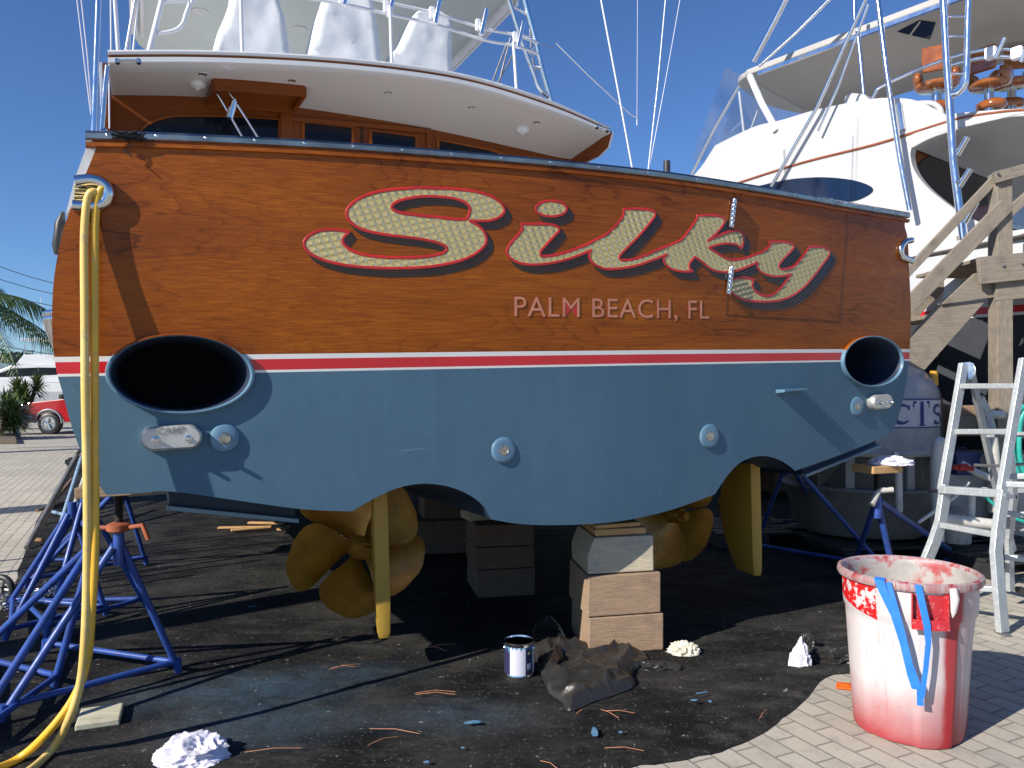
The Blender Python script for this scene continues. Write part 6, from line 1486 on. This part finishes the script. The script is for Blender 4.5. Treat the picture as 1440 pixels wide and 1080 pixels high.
ext([(1.72, 1.14), (2.25, 1.60), (3.3, 1.62), (3.42, 1.14)], .1, 1.65, 'cab', M_TR); ext([(1.86, 1.16), (2.28, 1.55), (2.72, 1.57), (2.72, 1.16)], .085, .10, 'side_window', M_GLASS, bevel=0); ext([(2.8, 1.16), (2.8, 1.57), (3.25, 1.56), (3.33, 1.16)], .085, .10, 'side_window', M_GLASS, bevel=0)
m_ = MB(); m_.hexa([Vector((tx0+a, YT+y, z)) for a, y, z in ((1.70, .18, 1.16), (1.70, 1.57, 1.16), (1.73, 1.57, 1.16), (1.73, .18, 1.16), (2.21, .25, 1.58), (2.21, 1.5, 1.58), (2.25, 1.5, 1.58), (2.25, .25, 1.58))]); m_.build('windscreen', M_GLASS, t5)
ext([(-.06, .42), (-.08, .60), (-.03, .66), (.58, .62), (.55, .44), (.3, .36), (0, .36)], -.03, 1.78, 'bumper', mat('truck_grey', (.30, .31, .33), .4, .3))
ext([(.08, .80), (.10, .90), (.42, .95), (.42, .80)], -.012, .1, 'headlight', mat('amber_lamp', (.85, .50, .28), .2), bevel=.01)
for x in (1.07, 3.9):
    c = Vector((tx0+x, YT-.02, .345)); ay = (Vector((1, 0, 0)), Vector((0, 0, 1)), Vector((0, -1, 0)))
    m_ = MB(); m_.lathe(c, [(.345, -.22), (.35, -.10), (.345, 0), (.30, .03), (.23, .03), (.22, -.02)], 36, ay, cap=False); w_ = m_.build('wheel', M_BPL, t5, smooth=50)
    m_ = MB(); m_.lathe(c, [(.225, -.02), (.225, .022), (.20, .022), (.19, -.03), (.03, -.03)], 36, ay)
    for k in range(5): a = R(72*k+10); m_.beam(c-Vector((0, .005, 0)), c+Vector((math.cos(a)*.20, -.012, math.sin(a)*.20)), .02, .07, up=Vector((0, 1, 0)))
    m_.build('rim', M_ALU, w_, smooth=40)
    ar = MB(); ar.tube([c+Vector((.43*math.cos(R(a)), -.005, .43*math.sin(R(a))+.02)) for a in range(0, 181, 12)], .035, 8); ar.build('wheel_arch', mat('truck_grey', (.3, .3, .3)), t5, smooth=50)
for y in (.35, 1.4):
    pass
m_ = MB(); m_.box(Vector((tx0+1.55, YT-.10, 1.22)), (.14, .2, .16)); m_.build('mirror', M_BPL, t5, bevel=.03)
# ------------------------------------------------------------------ palms and plants on the left
M_PALM = mat('palm_leaf', (.085, .135, .035), .5, col2=(.05, .09, .025), sc=9)
M_YUC = mat('spiky_leaf', (.06, .11, .025), .5, col2=(.12, .16, .04), sc=5)
M_TRK = mat('palm_trunk', (.22, .19, .15), .9, col2=(.14, .12, .09), sc=12, bmp=.6, bsc=14)
M_TREE = mat('tree_leaf', (.05, .085, .03), .6, col2=(.03, .055, .02), sc=.8)
def palm(nm, base, h, ncr, flen, lab, group, nleaf=34, droop=1.0, seed=1):
    rnd = random.Random(seed); base = Vector(base); t_ = thing(nm, base, lab, 'palm tree', group)
    top = base+Vector((rnd.uniform(-.3, .3), rnd.uniform(-.3, .3), h)); m_ = MB(); m_.tube([base, base.lerp(top, .3)+Vector((.05, 0, 0)), base.lerp(top, .7), top], [.24, .19, .16, .15], 14); m_.build('trunk', M_TRK, t_, smooth=60)
    m_ = MB(); m_.tube([top-Vector((0, 0, .1)), top+Vector((0, 0, .9))], [.16, .07], 12); m_.build('crownshaft', M_PALM, t_, smooth=60); top = top+Vector((0, 0, .8))
    for k in range(ncr):
        az = 2*math.pi*k/ncr+rnd.uniform(-.2, .2); el = rnd.uniform(.1, 1.1); L = flen*rnd.uniform(.85, 1.1); m_ = MB()
        D = Vector((math.cos(az), math.sin(az), 0)); S = Vector((-math.sin(az), math.cos(az), 0)); pts = []
        for i in range(15):
            s_ = i/14; r_ = L*s_*math.cos(el*(1-s_*.3)); z = L*(s_*math.sin(el)-droop*.62*s_*s_); pts.append(top+D*r_+Vector((0, 0, z)))
        m_.tube(pts, [.028*(1-i/16) for i in range(15)], 5)
        for i in range(nleaf):
            s_ = .10+.9*i/nleaf; j = s_*14; j0 = min(int(j), 13); p = pts[j0].lerp(pts[j0+1], j-j0); T = (pts[j0+1]-pts[j0]).normalized(); ll = flen*.27*(math.sin(math.pi*min(1, s_*.85+.12))**.6)*rnd.uniform(.85, 1.1)
            for sg in (-1, 1):
                d = (S*sg*.85+T*.5+Vector((0, 0, -.55-.4*rnd.random()))).normalized(); w_ = T*.018; mid = p+d*ll*.5+Vector((0, 0, .02)); e = p+d*ll+Vector((0, 0, -ll*.18))
                m_.add([p-w_, p+w_, mid+w_*.9, mid-w_*.9, e], [(0, 1, 2, 3), (3, 2, 4)])
        m_.build('frond', M_PALM, t_, fix=False)
    return t_
palm('palm_tree', (AT(-38, 600, 17.5).x, 17.5, 0), 2.6, 12, 2.6, 'palm whose drooping fronds enter at the left border', 'palms', 46, 1.15, 4)
palm('palm_tree', (AT(-150, 600, 30).x, 30, 0), 4, 11, 2.8, 'taller palm further left behind the near one', 'palms', 30, 1.0, 9)
def yucca(nm, base, h, lab, seed, heads=4, R_=.55, group='spiky plants beside the pickup'):
    rnd = random.Random(seed); base = Vector(base); t_ = thing(nm, base, lab, 'plant', group); tr = MB(); lf = MB()
    for k in range(heads):
        a = rnd.uniform(0, 6.28); hh = h*rnd.uniform(.55, 1.0) if k else h; top = base+Vector((math.cos(a)*.5*rnd.random(), math.sin(a)*.5*rnd.random(), hh)); tr.tube([base, base.lerp(top, .5), top], [.09, .07, .06], 8)
        for i in range(150):
            th = rnd.uniform(0, 6.28); ph = rnd.uniform(-.7, 1.5); d = Vector((math.cos(th)*math.cos(ph), math.sin(th)*math.cos(ph), math.sin(ph))); L = R_*rnd.uniform(.6, 1.1)
            S = d.cross(Vector((0, 0, 1))); S = S.normalized()*.028 if S.length > .01 else Vector((.028, 0, 0)); p = top+d*.05-Vector((0, 0, rnd.random()*.5)); e = p+d*L+Vector((0, 0, -.12*L))
            lf.add([p-S*.6, p+S*.6, p+d*L*.5+S, p+d*L*.5-S, e], [(0, 1, 2, 3), (3, 2, 4)])
    tr.build('trunk', M_TRK, t_, smooth=60); lf.build('foliage', M_YUC, t_, fix=False)
for i, (x, Y, h, sd, hd, lab) in enumerate(((34, 27.5, 1.75, 1, 4, 'tallest spiky plant right behind the pickup bonnet'), (-4, 22.5, .95, 2, 5, 'dense spiky plant at the left border before the pickup'), (6, 24.6, 1.1, 3, 4, 'spiky plant just left of the pickup headlight'), (-14, 22, 1.4, 5, 4, 'spiky plant cut by the left border'), (20, 27.5, 1.5, 8, 3, 'small spiky plant behind the others'))):
    yucca('spiky_plant', (AT(x, 600, Y).x, Y, 0), h, lab, sd, hd)
m_ = MB(); m_.prism([Vector((x, y, 0)) for x, y in ((-24, 20.4), (AT(24, 600, 20.4).x, 20.4), (AT(20, 600, 24.2).x, 24.2), (AT(16, 600, 31).x, 31), (-24, 31))], Vector((0, 0, .12))); tag(m_.build('planting_bed', mat('mulch', (.10, .075, .05), .95, col2=(.16, .13, .09), sc=30, bmp=.7, bsc=40), bevel=.02), kind='structure')
# ------------------------------------------------------------------ far yachts
def yacht(x, Y, sc, lab, rot=0.0, grp='white yachts in the distance'):
    o = Vector((x, Y, 0)); t_ = thing('white_yacht', o, lab, 'yacht', grp); c_, s_ = math.cos(rot), math.sin(rot)
    def q(l, z, wd): return [o+Vector((a*c_-wd_*s_, a*s_+wd_*c_, zz))*1.0 for a, zz, wd_ in [(l*sc, z*sc, wd*sc)]][0]
    def pr(poly, w0, w1, nm, mt, par=t_, bevel=.04): 
        m_ = MB(); m_.prism([q(a, z, w0) for a, z in poly], q(0, 0, w1)-q(0, 0, w0)); return m_.build(nm, mt, par, bevel=bevel)
    pr([(-8.5, 3.5), (-7.6, 1.2), (7.5, .9), (8, 2.4), (2, 2.7), (-3, 3.1)], -2.2, 2.2, 'hull', M_GEL)
    pr([(-4.5, 3.05), (-1.8, 4.2), (1.0, 4.35), (4.2, 4.3), (4.2, 2.6)], -1.8, 1.8, 'deckhouse', M_GEL)
    pr([(-3.6, 3.2), (-1.7, 3.95), (.6, 4.05), (3.2, 4.0), (3.6, 3.5), (-2.2, 3.2)], -1.83, -1.80, 'side_window', M_GLASS, bevel=0)
    pr([(-1.6, 4.3), (-.9, 5.2), (2.6, 5.2), (3.0, 4.3)], -1.5, 1.5, 'bridge', M_GEL)
    pr([(-1.2, 6.5), (-1.1, 6.62), (3.2, 6.7), (3.3, 6.5)], -1.6, 1.6, 'hardtop', M_GEL)
    for a in (-.9, 2.8):
        for w_ in (-1.4, 1.4): m_ = MB(); m_.tube([q(a, 5.1, w_), q(a+.1, 6.5, w_)], .05*sc, 6); m_.build('hardtop_post', M_ALU, t_)
    for a in (.2, 1.6):
        m_ = MB(); m_.tube([q(a, 6.6, 0), q(a-.4, 10.5, 0)], .025*sc, 6); m_.build('aerial', M_PALU, t_)
yacht(AT(60, 500, 46).x, 46, .66, 'white sport yacht with dark window band above the pickup', 0.1)
yacht(AT(-60, 500, 60).x, 60, .8, 'white yacht further off at the left border', .15)
yacht(AT(120, 500, 75).x, 75, .85, 'distant yacht mostly hidden by the stern', .05)
m_ = MB(); m_.box(Vector((AT(60, 560, 38).x, 38, .65)), (14, .15, 1.3)); tag(m_.build('dockside_fence', M_GREYF), 'grey low wall beyond the pickup and plants', 'wall')
# far trees as separate crowns
def tree(x, Y, h, r_, seed, lab, grp='trees on the far shore'):
    rnd = random.Random(seed); t_ = thing('broadleaf_tree', (x, Y, 0), lab, 'tree', grp); m_ = MB(); m_.tube([Vector((x, Y, 0)), Vector((x+.2, Y, h*.6))], [.25, .12], 8); m_.build('trunk', M_TRK, t_)
    lf = MB()
    cl = [(Vector((rnd.gauss(0, r_*.45), rnd.gauss(0, r_*.45), rnd.uniform(-.35, .35)*r_*1.2)), rnd.uniform(.25, .5)*r_) for _ in range(16)]
    for c, cr_ in cl:
        for _ in range(110):
            d = Vector((rnd.gauss(0, 1), rnd.gauss(0, 1), rnd.gauss(0, 1))).normalized(); p = Vector((x, Y, h*.72))+c+d*cr_*rnd.uniform(.7, 1); a = Vector((rnd.gauss(0, 1), rnd.gauss(0, 1), rnd.gauss(0, 1))).normalized(); b_ = a.cross(d).normalized(); s_ = r_*.075
            lf.add([p-a*s_, p+b_*s_*.6, p+a*s_, p-b_*s_*.6], [(0, 1, 2, 3)])
    lf.build('crown', M_TREE, t_, fix=False)
for i, (px, Y, h, r_) in enumerate(((-60, 120, 6.5, 4), (-10, 130, 6.8, 4.5), (22, 125, 6.2, 4), (60, 140, 5.4, 3.6), (100, 130, 5, 3.8), (150, 140, 6, 5), (1340, 60, 6, 4), (1420, 55, 7, 4.5))):
    tree(AT(px, 545, Y).x, Y, h, r_, 20+i, ['tree furthest left on the far shore', 'second tree from the left on the far shore', 'round tree top just above the yucca plants', 'low tree behind the distant yacht', 'low tree behind the stern edge', 'far tree hidden behind the stern', 'tree behind the white boat seen under its hull', 'tree behind the stairs at the right border'][i])
# overhead cables
for i, (a, b_) in enumerate((((-60, 352), (90, 392)), ((-60, 372), (90, 402)), ((-60, 394), (90, 414)), ((-60, 470), (90, 474)))):
    m_ = MB(); p, q = AT(a[0], a[1], 38), AT(b_[0]+120, b_[1]+25, 40); m_.tube([p.lerp(q, k/8)-Vector((0, 0, .5*math.sin(math.pi*k/8))) for k in range(9)], .018, 5)
    tag(m_.build('overhead_cable', M_BPL), ['topmost overhead cable left of the stern', 'second overhead cable from the top', 'third overhead cable from the top', 'lowest overhead cable crossing the palm fronds'][i], 'cable', 'overhead cables at the left')
m_ = MB(); px_ = AT(-45, 545, 38); m_.tube([Vector((px_.x, 38, 0)), Vector((px_.x, 38, 8.5))], [.16, .12], 12); m_.box(Vector((px_.x, 38, 8.0)), (1.8, .12, .14)); tag(m_.build('utility_pole', M_OLDW), 'timber utility pole outside the left border carrying the cables', 'pole')
